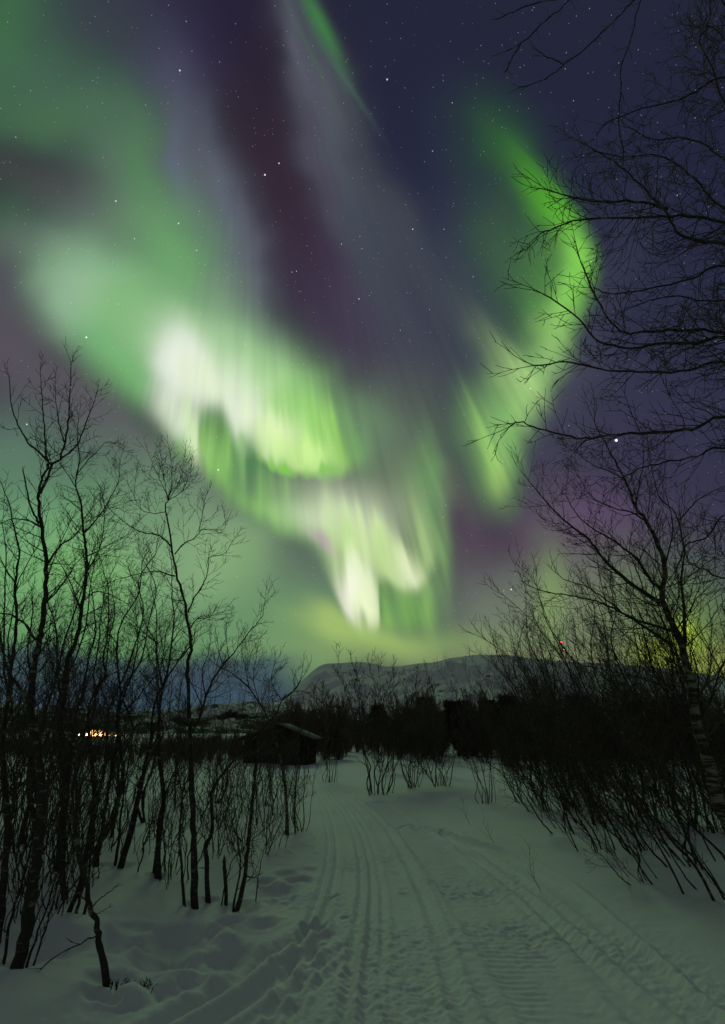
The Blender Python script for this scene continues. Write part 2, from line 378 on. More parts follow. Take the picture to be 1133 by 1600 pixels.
# vectorised gradient noise
_rs = np.random.RandomState(7)
_perm = _rs.permutation(256); _perm = np.concatenate([_perm, _perm])
_ang = _rs.rand(256) * 2 * np.pi
_gx, _gy = np.cos(_ang), np.sin(_ang)
def pn(x, y, seed=0):
    x = np.asarray(x, float) + seed * 17.31; y = np.asarray(y, float) + seed * 9.77
    xi = np.floor(x).astype(int); yi = np.floor(y).astype(int)
    xf = x - xi; yf = y - yi
    u = xf * xf * xf * (xf * (xf * 6 - 15) + 10); v = yf * yf * yf * (yf * (yf * 6 - 15) + 10)
    def g(ix, iy, dx, dy):
        h = _perm[(_perm[ix & 255] + iy) & 255]
        return _gx[h] * dx + _gy[h] * dy
    a = g(xi, yi, xf, yf); b = g(xi + 1, yi, xf - 1, yf)
    c = g(xi, yi + 1, xf, yf - 1); d = g(xi + 1, yi + 1, xf - 1, yf - 1)
    return (a + u * (b - a)) + v * ((c + u * (d - c)) - (a + u * (b - a)))
def sstep(a, b, x):
    t = np.clip((x - a) / (b - a), 0, 1)
    return t * t * (3 - 2 * t)

def spline(pts, n=6):
    """Catmull-Rom through the given points"""
    P = [Vector(p) for p in pts]
    if len(P) < 3: 
        return [P[0].lerp(P[-1], i / n) for i in range(n + 1)]
    Q = [P[0] * 2 - P[1]] + P + [P[-1] * 2 - P[-2]]
    out = []
    for i in range(1, len(Q) - 2):
        a, b, c, d = Q[i - 1:i + 3]
        for k in range(n):
            t = k / n
            out.append(0.5 * ((2 * b) + (c - a) * t + (2 * a - 5 * b + 4 * c - d) * t * t + (3 * b - a - 3 * c + d) * t ** 3))
    out.append(P[-1])
    return out

# ------------------------------------------------------------------ snow ground
def gpoly(pxs):
    return np.array([[p.x, p.y] for p in spline([ground_at(*q) for q in pxs], 7)])
def lateral(x, y, poly):
    """signed distance to a polyline and the distance run along it"""
    best = np.full(x.shape, 1e9); sg = np.zeros(x.shape); al = np.zeros(x.shape); L = 0.0
    for (ax, ay), (bx, by) in zip(poly[:-1], poly[1:]):
        dx, dy = bx - ax, by - ay
        l2 = dx * dx + dy * dy; l = math.sqrt(l2)
        t = np.clip(((x - ax) * dx + (y - ay) * dy) / l2, 0, 1)
        ex, ey = x - (ax + t * dx), y - (ay + t * dy)
        d = ex * ex + ey * ey
        m = d < best
        best = np.where(m, d, best)
        sg = np.where(m, np.sign(dx * ey - dy * ex), sg)
        al = np.where(m, L + t * l, al)
        L += l
    d = np.sqrt(best)
    return -sg * d, al        # positive to the right of the direction of travel
TR_MAIN = gpoly([(690, 1640), (640, 1500), (605, 1400), (585, 1330), (560, 1280), (530, 1240), (505, 1215), (490, 1200), (478, 1192)])
TR_SKI1 = gpoly([(500, 1640), (520, 1540), (545, 1420), (552, 1350), (545, 1300), (528, 1262), (505, 1232), (490, 1212)])
TR_SKI2 = gpoly([(120, 1680), (230, 1600), (330, 1545), (430, 1480), (480, 1450), (510, 1428)])
TR_RIDGE = gpoly([(760, 1640), (725, 1540), (700, 1470), (668, 1390), (635, 1330), (600, 1280), (560, 1245)])
TR_TREAD = gpoly([(950, 1660), (874, 1563), (812, 1490), (762, 1430), (712, 1365), (655, 1305), (590, 1250)])
TR_RIGHT = gpoly([(1240, 1660), (1120, 1572), (1040, 1505), (960, 1440), (880, 1380), (800, 1334), (730, 1310), (670, 1290)])
TR_RIGHT2 = gpoly([(1180, 1700), (1060, 1600), (960, 1520), (880, 1450), (800, 1382), (740, 1335), (690, 1300)])
TR_LEFTSKI = gpoly([(560, 1640), (575, 1540), (590, 1440), (585, 1360), (570, 1300), (545, 1260), (515, 1230)])
DENTS = [(280, 1462, .27, .17), (258, 1494, .19, .16), (342, 1488, .24, .14), (357, 1431, .11, .09), (345, 1445, .10, .08), (412, 1433, .13, .09), (432, 1384, .22, .12), (408, 1368, .13, .09),
         (468, 1368, .14, .09), (450, 1356, .16, .08), (490, 1441, .10, .14), (190, 1476, .16, .12), (200, 1455, .13, .08), (158, 1556, .10, .10), (262, 1540, .09, .05), (300, 1528, .10, .05), (440, 1400, .12, .05),
         (480, 1350, .12, .05), (388, 1412, .1, .05), (60, 1500, .25, .08), (20, 1450, .3, .12), (524, 1392, .05, .05), (540, 1425, .05, .04), (630, 1385, .05, .03),
         (22, 1532, .14, .06), (168, 1537, .13, .07), (308, 1408, .12, .05), (247, 1379, .12, .05), (329, 1398, .10, .05), (368, 1408, .15, .06), (185, 1369, .14, .05), (147, 1369, .12, .05), (90, 1376, .14, .05), (450, 1299, .15, .05),
         (196, 1552, .10, -.06), (222, 1548, .08, -.045), (172, 1562, .06, .09), (128, 1470, .3, -.08), (330, 1462, .2, -.05), (60, 1560, .5, -.06)]
DENTS = [(ground_at(a, b).x, ground_at(a, b).y, r, d) for a, b, r, d in DENTS]

def height(x, y):
    x = np.asarray(x, float); y = np.asarray(y, float)
    h = 0.10 * pn(x * .12, y * .12, 1) + 0.035 * pn(x * .55, y * .55, 2)
    r = np.hypot(x, y)
    h = h * sstep(0.0, 6.0, r) + .5 * pn(x * .02, y * .02, 3) * sstep(30, 90, r)
    near = (np.abs(x) < 14) & (y > -3) & (y < 50)
    if near.any():
        X, Y = x[near], y[near]
        H = np.zeros(X.shape)
        s, al = lateral(X, Y, TR_MAIN)
        wide = np.interp(Y, [3, 5, 8, 12, 20, 40], [1.9, 1.9, 1.6, 1.35, 1.25, 1.2])
        ins = 1 - sstep(wide * .9, wide * 1.3, np.abs(s))
        bank = sstep(wide, wide + 1.4, np.abs(s))
        H += -0.07 * ins + .06 * bank + .10 * bank * sstep(0, -3.5, X + .2 * Y - 1.5) * (1 - sstep(14, 24, Y))
        # churned, trodden surface
        churn = (.010 * pn(X * 2.3, Y * 2.3, 5) + .024 * np.abs(pn(X * 6.5, Y * 6.5, 6)) + .018 * pn(X * 14, Y * 14, 7) + .011 * pn(X * 33, Y * 33, 15)) 
        spot = sstep(-.25, .35, pn(X * .8, Y * .8, 8))
        H += churn * ins * (.45 + 1.15 * spot)
        H += .030 * pn(X * 1.4, Y * 1.4, 19) * (1 - ins) + .010 * pn(X * 3.0, Y * 3.0, 9) * (1 - ins) + .005 * pn(X * 11, Y * 11, 10)
        def grooves(poly, offs, w, dep, berm, rough=.4, y1=40, fade=0):
            nonlocal H
            s, al = lateral(X, Y, poly)
            m = 1 - sstep(y1 * .7, y1, Y)
            if fade: m = m * (1 - sstep(al.max() - fade, al.max() - .02, al))
            s = s + .02 * pn(al * 1.3, al * 0 + 3, 11)
            for o in offs:
                t = s - o
                k = 1 + rough * (pn(al * 1.1 + o * 9, t * 2, 12) * .9 + pn(al * 9 + o * 9, t * 9, 17) * .8)
                H += m * k * (-dep * np.exp(-(t / w) ** 2) + berm * np.exp(-((np.abs(t) - 1.9 * w) / (w * .8)) ** 2))
        grooves(TR_SKI1, (-.34, -.22, .10, .22), .035, .040, .020, .25)
        grooves(TR_LEFTSKI, (.05,), .035, .024, .014, .4)
        grooves(TR_SKI2, (-.02, .22), .065, .085, .030, .18, fade=.9)
        grooves(TR_SKI2, (.44, .56), .035, .022, .012, .4, fade=1.2)
        grooves(TR_RIDGE, (-.05,), .05, .022, .030)
        grooves(TR_RIGHT, (-.10, ), .10, .035, .0)
        grooves(TR_RIGHT, (.02, ), .045, -.060, .0, .2)
        grooves(TR_RIGHT, (-.5,), .06, .022, .014)
        grooves(TR_RIGHT2, (0, .2), .05, .028, .016)
        s, al = lateral(X, Y, TR_TREAD)
        tm = (1 - sstep(.24, .31, np.abs(s))) * (1 - sstep(14, 24, Y))
        ph = al / .092 + .45 * pn(X * 1.6, Y * 1.6, 13) + .8 * s
        keep = sstep(-.45, .1, pn(X * 1.5, Y * 1.5, 14))
        H += tm * (-.022 + keep * (.0062 + .004 * pn(X * 6, Y * 6, 44)) * np.sin(2 * np.pi * ph))
        H += .014 * np.exp(-((np.abs(s) - .33) / .06) ** 2) * (1 - sstep(14, 24, Y)) * (1 + pn(X * 5, Y * 5, 4))
        s2 = s + .85
        tm = (1 - sstep(.22, .3, np.abs(s2))) * (1 - sstep(12, 20, Y))
        H += tm * (-.02 + sstep(-.1, .3, pn(X * 1.2, Y * 1.2, 24)) * .003 * np.sin(2 * np.pi * (al / .10 + .4 * pn(X * 2, Y * 2, 23))))
        for dx, dy, rr, dd in DENTS:
            q = np.hypot(X - dx, (Y - dy) * .9) / rr
            q = q * (1 + .25 * pn(X * 4 + dx, Y * 4, 16))
            H += -dd * np.exp(-q ** 4) + .22 * dd * np.exp(-((q - 1.5) / .35) ** 2)
        h = h.copy(); h[near] += H * .72
    return h
def hz(x, y):
    return float(height(np.array([x]), np.array([y]))[0])

def build_ground():
    rows = [-60, -30, -14, -7, -3, -1, 0.5, 1.6, 2.3]
    y = 2.9
    while y < 55:
        rows.append(y); y *= 1.0032 if y < 26 else 1.009
    while y < 9000:
        rows.append(y); y *= 1.12
    rows.append(9000)
    U = list(np.linspace(-.86, .86, 760))
    out = [.9, 1.0, 1.15, 1.4, 1.8, 2.5, 4, 7, 14]
    U = [-u for u in reversed(out)] + U + out
    U = np.array(U); rows = np.array(rows)
    W = np.sqrt(rows ** 2 + 2.2 ** 2)
    X = U[None, :] * W[:, None]; Y = np.repeat(rows[:, None], len(U), 1)
    Z = height(X, Y)
    V = np.stack([X, Y, Z], -1).reshape(-1, 3)
    nr, nc = X.shape
    i = np.arange(nr - 1)[:, None] * nc + np.arange(nc - 1)[None, :]
    F = np.stack([i, i + 1, i + nc + 1, i + nc], -1).reshape(-1, 4)
    return V, F

def snow_material(name, scale=1.0, gran=0.35):
    m, nt, b = mat_new(name)
    N = nt.nodes; L = nt.links
    g = N.new("ShaderNodeNewGeometry")
    n1 = N.new("ShaderNodeTexNoise"); n1.inputs["Scale"].default_value = 1.3 * scale; n1.inputs["Detail"].default_value = 6
    n2 = N.new("ShaderNodeTexNoise"); n2.inputs["Scale"].default_value = 55 * scale; n2.inputs["Detail"].default_value = 3
    n3 = N.new("ShaderNodeTexNoise"); n3.inputs["Scale"].default_value = 14 * scale; n3.inputs["Detail"].default_value = 4
    for n in (n1, n2, n3): L.new(g.outputs["Position"], n.inputs["Vector"])
    mx = N.new("ShaderNodeMix"); mx.data_type = 'RGBA'
    mx.inputs[6].default_value = (.74, .76, .80, 1); mx.inputs[7].default_value = (.82, .83, .84, 1)
    L.new(n1.outputs[0], mx.inputs[0]); L.new(mx.outputs[2], b.inputs["Base Color"])
    b.inputs["Roughness"].default_value = .85; b.inputs["Specular IOR Level"].default_value = .25
    a = N.new("ShaderNodeMath"); a.operation = 'MULTIPLY_ADD'; a.inputs[1].default_value = .35
    L.new(n2.outputs[0], a.inputs[0]); L.new(n3.outputs[0], a.inputs[2])
    bp = N.new("ShaderNodeBump"); bp.inputs["Strength"].default_value = gran; bp.inputs["Distance"].default_value = .02 / scale
    L.new(a.outputs[0], bp.inputs["Height"]); L.new(bp.outputs[0], b.inputs["Normal"])
    return m
MAT_SNOW = snow_material("snow")
ground = mesh_obj("snow_ground", *build_ground(), MAT_SNOW)
tag(ground, "snow covered ground with a trail of ski and sled tracks running away", None, None, "structure")

# ------------------------------------------------------------------ mountain and hills
def far_snow(name, patch_lo, patch_hi, scale, dark=(.012, .014, .013), fade_z=None):
    m, nt, b = mat_new(name)
    N = nt.nodes; L = nt.links
    g = N.new("ShaderNodeNewGeometry")
    n1 = N.new("ShaderNodeTexNoise"); n1.inputs["Scale"].default_value = scale; n1.inputs["Detail"].default_value = 8; n1.inputs["Roughness"].default_value = .68
    L.new(g.outputs["Position"], n1.inputs["Vector"])
    v = n1.outputs[0]
    if fade_z:    # scrub grows on the lower slopes
        sp = N.new("ShaderNodeSeparateXYZ"); L.new(g.outputs["Position"], sp.inputs[0])
        mr = N.new("ShaderNodeMapRange"); mr.inputs[1].default_value = fade_z[0]; mr.inputs[2].default_value = fade_z[1]
        mr.inputs[3].default_value = fade_z[2]; mr.inputs[4].default_value = 0
        L.new(sp.outputs[2], mr.inputs[0])
        ad = N.new("ShaderNodeMath"); L.new(v, ad.inputs[0]); L.new(mr.outputs[0], ad.inputs[1]); v = ad.outputs[0]
    r = N.new("ShaderNodeMapRange"); r.inputs[1].default_value = patch_lo; r.inputs[2].default_value = patch_hi
    L.new(v, r.inputs[0])
    mx = N.new("ShaderNodeMix"); mx.data_type = 'RGBA'
    mx.inputs[6].default_value = (.80, .80, .82, 1); mx.inputs[7].default_value = (*dark, 1)
    L.new(r.outputs[0], mx.inputs[0]); L.new(mx.outputs[2], b.inputs["Base Color"])
    b.inputs["Roughness"].default_value = .95; b.inputs["Specular IOR Level"].default_value = .1
    return m
def ridge_mesh(name, prof, r0, r1, r2, mat, rough, seed, x_pad=0):
    """terrain whose skyline passes the given skyline points seen from the trail"""
    az, el = [], []
    for px, py in prof:
        d = ray(px, py); az.append(math.atan2(d.x, d.y)); el.append(d.z / math.hypot(d.x, d.y))
    A = np.linspace(az[0], az[-1], 420)
    E = np.interp(A, az, el)
    k = np.ones(9) / 9
    E = np.convolve(np.pad(E, 4, mode='edge'), k, mode='valid')
    Rr = np.concatenate([np.linspace(r0, r1, 70), np.linspace(r1, r2, 14)[1:]])
    RR, AA = np.meshgrid(Rr, A, indexing='ij')
    top = (E * r1)[None, :]
    t = np.where(RR < r1, (RR - r0) / (r1 - r0), 1 - .8 * (RR - r1) / (r2 - r1))
    prof_t = np.where(RR < r1, .62 * t + .38 * t ** 1.8, t)
    X = RR * np.sin(AA); Y = RR * np.cos(AA)
    f = 4.0 / r1
    nz = pn(X * f * 2, Y * f * 2, seed) + .5 * pn(X * f * 5, Y * f * 5, seed + 1) + .25 * pn(X * f * 12, Y * f * 12, seed + 2) + .12 * pn(X * f * 28, Y * f * 28, seed + 3)
    env = np.clip(4 * t * (1 - t), 0, 1) + .06
    Z = top * prof_t + rough * nz * env * r1 * .05 + CAM_H - 2
    Z = np.where(RR <= r0 + 1, -12, Z)
    V = np.stack([X, Y, Z], -1).reshape(-1, 3)
    nr, nc = X.shape
    i = np.arange(nr - 1)[:, None] * nc + np.arange(nc - 1)[None, :]
    F = np.stack([i, i + nc, i + nc + 1, i + 1], -1).reshape(-1, 4)
    return mesh_obj(name, V, F, mat)
mt = ridge_mesh("mountain", [(380, 1180), (430, 1108), (462, 1072), (478, 1058), (492, 1044), (506, 1036), (530, 1035), (552, 1034), (568, 1034), (584, 1037), (602, 1041), (630, 1040), (655, 1036),
                 (680, 1034), (700, 1028), (725, 1025), (745, 1022), (790, 1022), (850, 1030), (900, 1034), (960, 1036), (1020, 1042), (1080, 1050), (1160, 1060), (1300, 1090)],
                2300, 4600, 7000, far_snow("mountain_snow", .60, .68, .011, fade_z=(20, 210, .16)), .55, 31)
tag(mt, "snowy rounded mountain rising beyond the dark wood", None, None, "structure")
hl = ridge_mesh("hill", [(-300, 1100), (-120, 1098), (0, 1104), (60, 1109), (120, 1106), (200, 1112), (260, 1108), (330, 1102), (390, 1098), (440, 1096), (500, 1108), (560, 1118), (700, 1122), (900, 1118), (1100, 1112), (1400, 1110)],
                900, 1700, 2200, far_snow("hill_snow", .46, .58, .016, fade_z=(0, 60, .10)), .5, 51)
tag(hl, "low snowy hill speckled with dark scrub behind the bare trees", None, None, "structure")

# ------------------------------------------------------------------ bark
def bark_material(name, dark, pale, amount, scale=9.0):
    m, nt, b = mat_new(name)
    N = nt.nodes; L = nt.links
    t = N.new("ShaderNodeTexCoord"); mp = N.new("ShaderNodeMapping"); mp.inputs["Scale"].default_value = (1, 1, 2.6 if scale > 5 else 7)
    L.new(t.outputs["Object"], mp.inputs["Vector"])
    n = N.new("ShaderNodeTexNoise"); n.inputs["Scale"].default_value = scale; n.inputs["Detail"].default_value = 6; n.inputs["Roughness"].default_value = .65
    L.new(mp.outputs[0], n.inputs["Vector"])
    r = N.new("ShaderNodeMapRange"); r.inputs[1].default_value = .62 - amount * .3; r.inputs[2].default_value = .70 - amount * .3
    L.new(n.outputs[0], r.inputs[0])
    mx = N.new("ShaderNodeMix"); mx.data_type = 'RGBA'; mx.inputs[6].default_value = (*dark, 1); mx.inputs[7].default_value = (*pale, 1)
    L.new(r.outputs[0], mx.inputs[0]); L.new(mx.outputs[2], b.inputs["Base Color"])
    b.inputs["Roughness"].default_value = .9; b.inputs["Specular IOR Level"].default_value = .15
    bp = N.new("ShaderNodeBump"); bp.inputs["Strength"].default_value = .7; bp.inputs["Distance"].default_value = .008
    L.new(n.outputs[0], bp.inputs["Height"]); L.new(bp.outputs[0], b.inputs["Normal"])
    return m
MAT_BARK = bark_material("birch_bark_dark", (.050, .042, .035), (.20, .185, .15), .22)
MAT_BARK_PALE = bark_material("birch_bark_pale", (.045, .04, .032), (.25, .225, .17), .46, 3.6)
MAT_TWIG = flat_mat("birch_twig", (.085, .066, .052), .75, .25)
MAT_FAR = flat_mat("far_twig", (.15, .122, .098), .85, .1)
MAT_NEEDLE = flat_mat("pine_needle", (.03, .045, .026), .9, .1, var=.4, scale=3)

class Tubes:
    def __init__(s): s.g = {}
    def add(s, pts, rad, sides=4):
        s.g.setdefault((len(pts), sides), []).append((pts, rad))
    def arrays(s):
        VV, FF, off = [], [], 0
        for (n, k), items in s.g.items():
            P = np.array([[tuple(p) for p in it[0]] for it in items], dtype=np.float64)
            Rd = np.array([it[1] for it in items], dtype=np.float64)
            K = len(items)
            tg = np.empty_like(P)
            tg[:, 1:-1] = P[:, 2:] - P[:, :-2]; tg[:, 0] = P[:, 1] - P[:, 0]; tg[:, -1] = P[:, -1] - P[:, -2]
            tg /= np.linalg.norm(tg, axis=2, keepdims=True) + 1e-9
            whole = P[:, -1] - P[:, 0]
            whole /= np.linalg.norm(whole, axis=1, keepdims=True) + 1e-9
            ref = np.where(np.abs(whole[:, 2:3]) > .75, np.array([[1., 0, 0]]), np.array([[0, 0, 1.]]))
            u = np.cross(tg, ref[:, None, :]); u /= np.linalg.norm(u, axis=2, keepdims=True) + 1e-9
            v = np.cross(tg, u)
            a = np.arange(k) * 2 * np.pi / k
            ring = P[:, :, None, :] + Rd[:, :, None, None] * (u[:, :, None, :] * np.cos(a)[None, None, :, None] + v[:, :, None, :] * np.sin(a)[None, None, :, None])
            VV.append(ring.reshape(-1, 3))
            base = off + (np.arange(K) * n * k)[:, None, None] + (np.arange(n - 1) * k)[None, :, None]
            j = np.arange(k)[None, None, :]; j2 = (np.arange(k) + 1)[None, None, :] % k
            F = np.stack([base + j, base + j2, base + j2 + k, base + j + k], -1).reshape(-1, 4)
            FF.append(F); off += K * n * k
        return np.concatenate(VV), np.concatenate(FF)
    def build(s, name, mat, parent=None):
        V, F = s.arrays()
        return mesh_obj(name, V, F, mat, parent)

def perp(d, rnd, bias=None):
    q = Vector((rnd.gauss(0, 1), rnd.gauss(0, 1), rnd.gauss(0, 1)))
    if bias is not None: q += bias
    q -= d * q.dot(d)
    return q.normalized() if q.length > 1e-6 else Vector((1, 0, 0))

def grow(T, p, d, L, r, lvl, rnd, rmin=.0026, up=.10, wig=.13, dens=(0, 0, 8.5, 12), last=3, sides=3, ang=(28, 58), shrink=(.38, .62)):
    """one shoot and, recursively, its side shoots"""
    stack = [(p, d, L, r, lvl)]
    while stack:
        p, d, L, r, lvl = stack.pop()
        n = max(3, min(7, int(L / .11) + 2))
        step = L / n
        pts = [p.copy()]; dirs = [d.copy()]
        for i in range(n):
            w = wig * (1.0 if lvl < last else 1.25)
            d = (d + Vector((rnd.gauss(0, w), rnd.gauss(0, w), rnd.gauss(0, w) + up))).normalized()
            p = p + d * step
            pts.append(p); dirs.append(d)
        rt = max(rmin * .55, r * .28)
        rad = [max(rmin * .55, r + (rt - r) * (i / n) ** .8) for i in range(n + 1)]
        T.add(pts, rad, sides if r < .012 else 5)
        if lvl < last:
            c = max(1, int(L * dens[min(lvl + 1, len(dens) - 1)] + rnd.random()))
            for q in range(c):
                t = .15 + .83 * (q + rnd.random()) / c
                i = min(n - 1, int(t * n)); f = t * n - i
                pp = pts[i].lerp(pts[i + 1], f); dd = dirs[i + 1]
                a = R(rnd.uniform(*ang))
                nd_ = (dd * math.cos(a) + perp(dd, rnd, Vector((0, 0, .25))) * math.sin(a)).normalized()
                l2 = L * rnd.uniform(*shrink) * (1.2 - .6 * t)
                if l2 < .05: continue
                stack.append((pp, nd_, l2, max(rmin, min(rad[i] * .62, .010 * l2 + .0018)), lvl + 1))

def limb(TT, TC, pts, r0, r1, rnd, side_len=.7, side_den=4.0, start=.12, sides=7, crown=True, last=3, up=.10, bare=None, knob=.06, rmin=.0026, bias=None):
    """a hand-laid stem or limb; shoots grow from it into TC"""
    P = spline(pts, 4)
    n = len(P)
    P2 = [P[0]]
    for q in P[1:-1]:
        w = .003 + .035 * r0
        P2.append(q + Vector((rnd.gauss(0, w), rnd.gauss(0, w), rnd.gauss(0, w))))
    P2.append(P[-1]); P = P2
    cum = [0.0]
    for a, b in zip(P[:-1], P[1:]): cum.append(cum[-1] + (b - a).length)
    L = cum[-1]
    rad = [(r0 + (r1 - r0) * (c / L) ** .62) * (1 + knob * rnd.gauss(0, 1)) for c in cum]
    if bare is not None: rad[0] *= 1.25
    TT.add(P, rad, sides)
    if crown:
        c = int(L * (1 - start) * side_den + .5)
        for q in range(c):
            t = start + (1 - start) * (q + rnd.random()) / max(c, 1)
            s = t * L
            i = max(0, min(n - 2, next((k for k in range(n - 1) if cum[k + 1] >= s), n - 2)))
            f = (s - cum[i]) / max(1e-6, cum[i + 1] - cum[i])
            pp = P[i].lerp(P[i + 1], f); dd = (P[i + 1] - P[i]).normalized()
            a = R(rnd.uniform(32, 68))
            nd_ = (dd * math.cos(a) + perp(dd, rnd, bias) * math.sin(a)).normalized()
            l = side_len * rnd.uniform(.45, 1.1) * (1.12 - .72 * t)
            if l < .06: continue
            grow(TC, pp, nd_, l, max(rmin, min(rad[i] * .5, .012 * l + .002)), last - 2 if l > .3 else last - 1, rnd, up=up, last=last, rmin=rmin)
        # the leader splits into a spray at its tip
        dd = (P[-1] - P[-2]).normalized()
        for q in range(2):
            nd_ = (dd + perp(dd, rnd) * .35).normalized()
            grow(TC, P[-1], nd_, side_len * .5, max(rmin, rad[-1] * .8), last - 1, rnd, up=up, last=last, rmin=rmin)

def px3(pts, y, dy=0.0):
    """points noted on the photo, set at depth y (running to y+dy)"""
    n = len(pts) - 1
    return [at_depth(a, b, y + dy * i / max(1, n)) for i, (a, b) in enumerate(pts)]

def hero(base_px, label, stems, limbs=(), name="birch_tree", cat="birch tree", pale=False, seed=1, scale=1.0, group=None, depth=None, **kw):
    """stems/limbs: (photo points, r0, r1, side length, shoots per metre, depth shift, dy)"""
    rnd = random.Random(seed)
    g = ground_at(*base_px)
    y = g.y
    TT, TC = Tubes(), Tubes()
    b = None
    DEN = 2.5
    for si, (pts, r0, r1, sl, sd, ds, dy) in enumerate(stems):
        P = px3(pts, y + ds, dy)
        if si == 0:
            b = Vector((P[0].x, P[0].y, hz(P[0].x, P[0].y)))
        P[0] = Vector((P[0].x, P[0].y, hz(P[0].x, P[0].y) - .12))
        limb(TT, TC, P, r0 * .84, r1 * .8, rnd, sl, sd * DEN, start=kw.get('start', .25), bare=True)
    TL = Tubes() if pale else TT
    for (pts, r0, r1, sl, sd, ds, dy) in limbs:
        limb(TL, TC, px3(pts, y + ds, dy), r0 * .84, r1 * .8, rnd, sl, sd * DEN, start=.08)
    root = empty(name, b)
    inv = Vector(b)
    for T_, nm, mt_ in ((TT, "trunk", MAT_BARK_PALE if pale else MAT_BARK), (TL if pale else Tubes(), "limb", MAT_BARK), (TC, "crown", MAT_TWIG)):
        if not T_.g: continue
        V, F = T_.arrays()
        V = V - np.array(inv)
        mesh_obj(nm, V, F, mt_, root)
    tag(root, label, cat, group)
    return root
GL = "bare birches left of the trail"
# main birch at the left edge
hero((22, 1530), "tall dark birch leftmost of the near trunks, its forked crown the highest on the left",
     [([(22, 1530), (37, 1472), (47, 1410), (55, 1360), (60, 1315), (65, 1247), (61, 1185), (53, 1147), (47, 1104), (51, 1062), (55, 1022), (64, 992), (68, 956), (72, 902), (72, 868), (64, 815), (60, 777), (68, 762), (81, 726), (94, 717), (104, 679), (107, 651), (110, 613), (111, 573)], .062, .005, .55, 5.0, 0, .2)],
     [([(60, 777), (62, 760), (70, 740), (76, 722), (72, 709), (69, 666), (66, 624), (63, 583)], .016, .004, .45, 6, .1, .15),
      ([(81, 726), (64, 709), (45, 692), (32, 670), (19, 639), (14, 588)], .014, .004, .35, 3.0, .1, -.2),
      ([(94, 717), (119, 696), (132, 666), (143, 640), (152, 613)], .012, .004, .45, 6, .15, .3),
      ([(62, 817), (51, 798), (42, 768), (36, 736)], .013, .007, .12, 1, .1, -.05),
      ([(62, 992), (55, 998), (38, 975), (21, 962), (-5, 956)], .018, .007, .4, 4, .1, -.2),
      ([(47, 1100), (21, 1062), (11, 1043), (0, 992), (-12, 950)], .020, .008, .5, 4, .0, -.3),
      ([(75, 880), (97, 850), (119, 836), (134, 808)], .015, .004, .4, 5, .1, .3),
      ([(62, 822), (40, 812), (20, 812), (-4, 818)], .011, .004, .4, 5, .1, .2),
      ([(68, 945), (88, 925), (104, 905), (118, 880)], .012, .004, .4, 4.5, .1, .2),
      ([(100, 690), (92, 660), (88, 630), (86, 596)], .009, .003, .35, 6, .15, .1)],
     seed=11)
# second birch with round twiggy crown
hero((90, 1374), "dark birch just right of the tall leftmost one, its round twiggy crown leaning right",
     [([(90, 1374), (97, 1300), (101, 1200), (93, 1126), (100, 1094), (102, 1051), (108, 1024), (121, 992), (128, 945), (135, 902), (134, 860), (131, 836), (128, 790), (119, 762), (120, 741), (125, 717), (121, 688), (123, 656)], .070, .006, .8, 5.5, 0, .3)],
     [([(132, 832), (157, 804), (170, 783), (185, 751), (188, 717)], .016, .004, .7, 7, .15, .3),
      ([(130, 900), (150, 870), (160, 840), (163, 800), (158, 765)], .014, .004, .7, 7, .15, .4),
      ([(119, 762), (108, 745), (97, 728), (85, 716)], .010, .004, .5, 5, .1, -.2),
      ([(134, 870), (152, 862), (172, 850), (195, 838)], .012, .004, .6, 5, .1, -.2),
      ([(120, 741), (135, 722), (152, 705), (168, 690), (190, 700)], .010, .004, .5, 6, .1, .2),
      ([(98, 1094), (85, 1050), (76, 1015), (72, 990)], .014, .005, .6, 4, .1, -.2),
      ([(125, 950), (112, 915), (100, 890), (88, 872)], .016, .005, .6, 5, .1, -.2),
      ([(128, 940), (150, 925), (175, 930), (200, 945)], .012, .005, .6, 5, .1, .3)],
     seed=12)
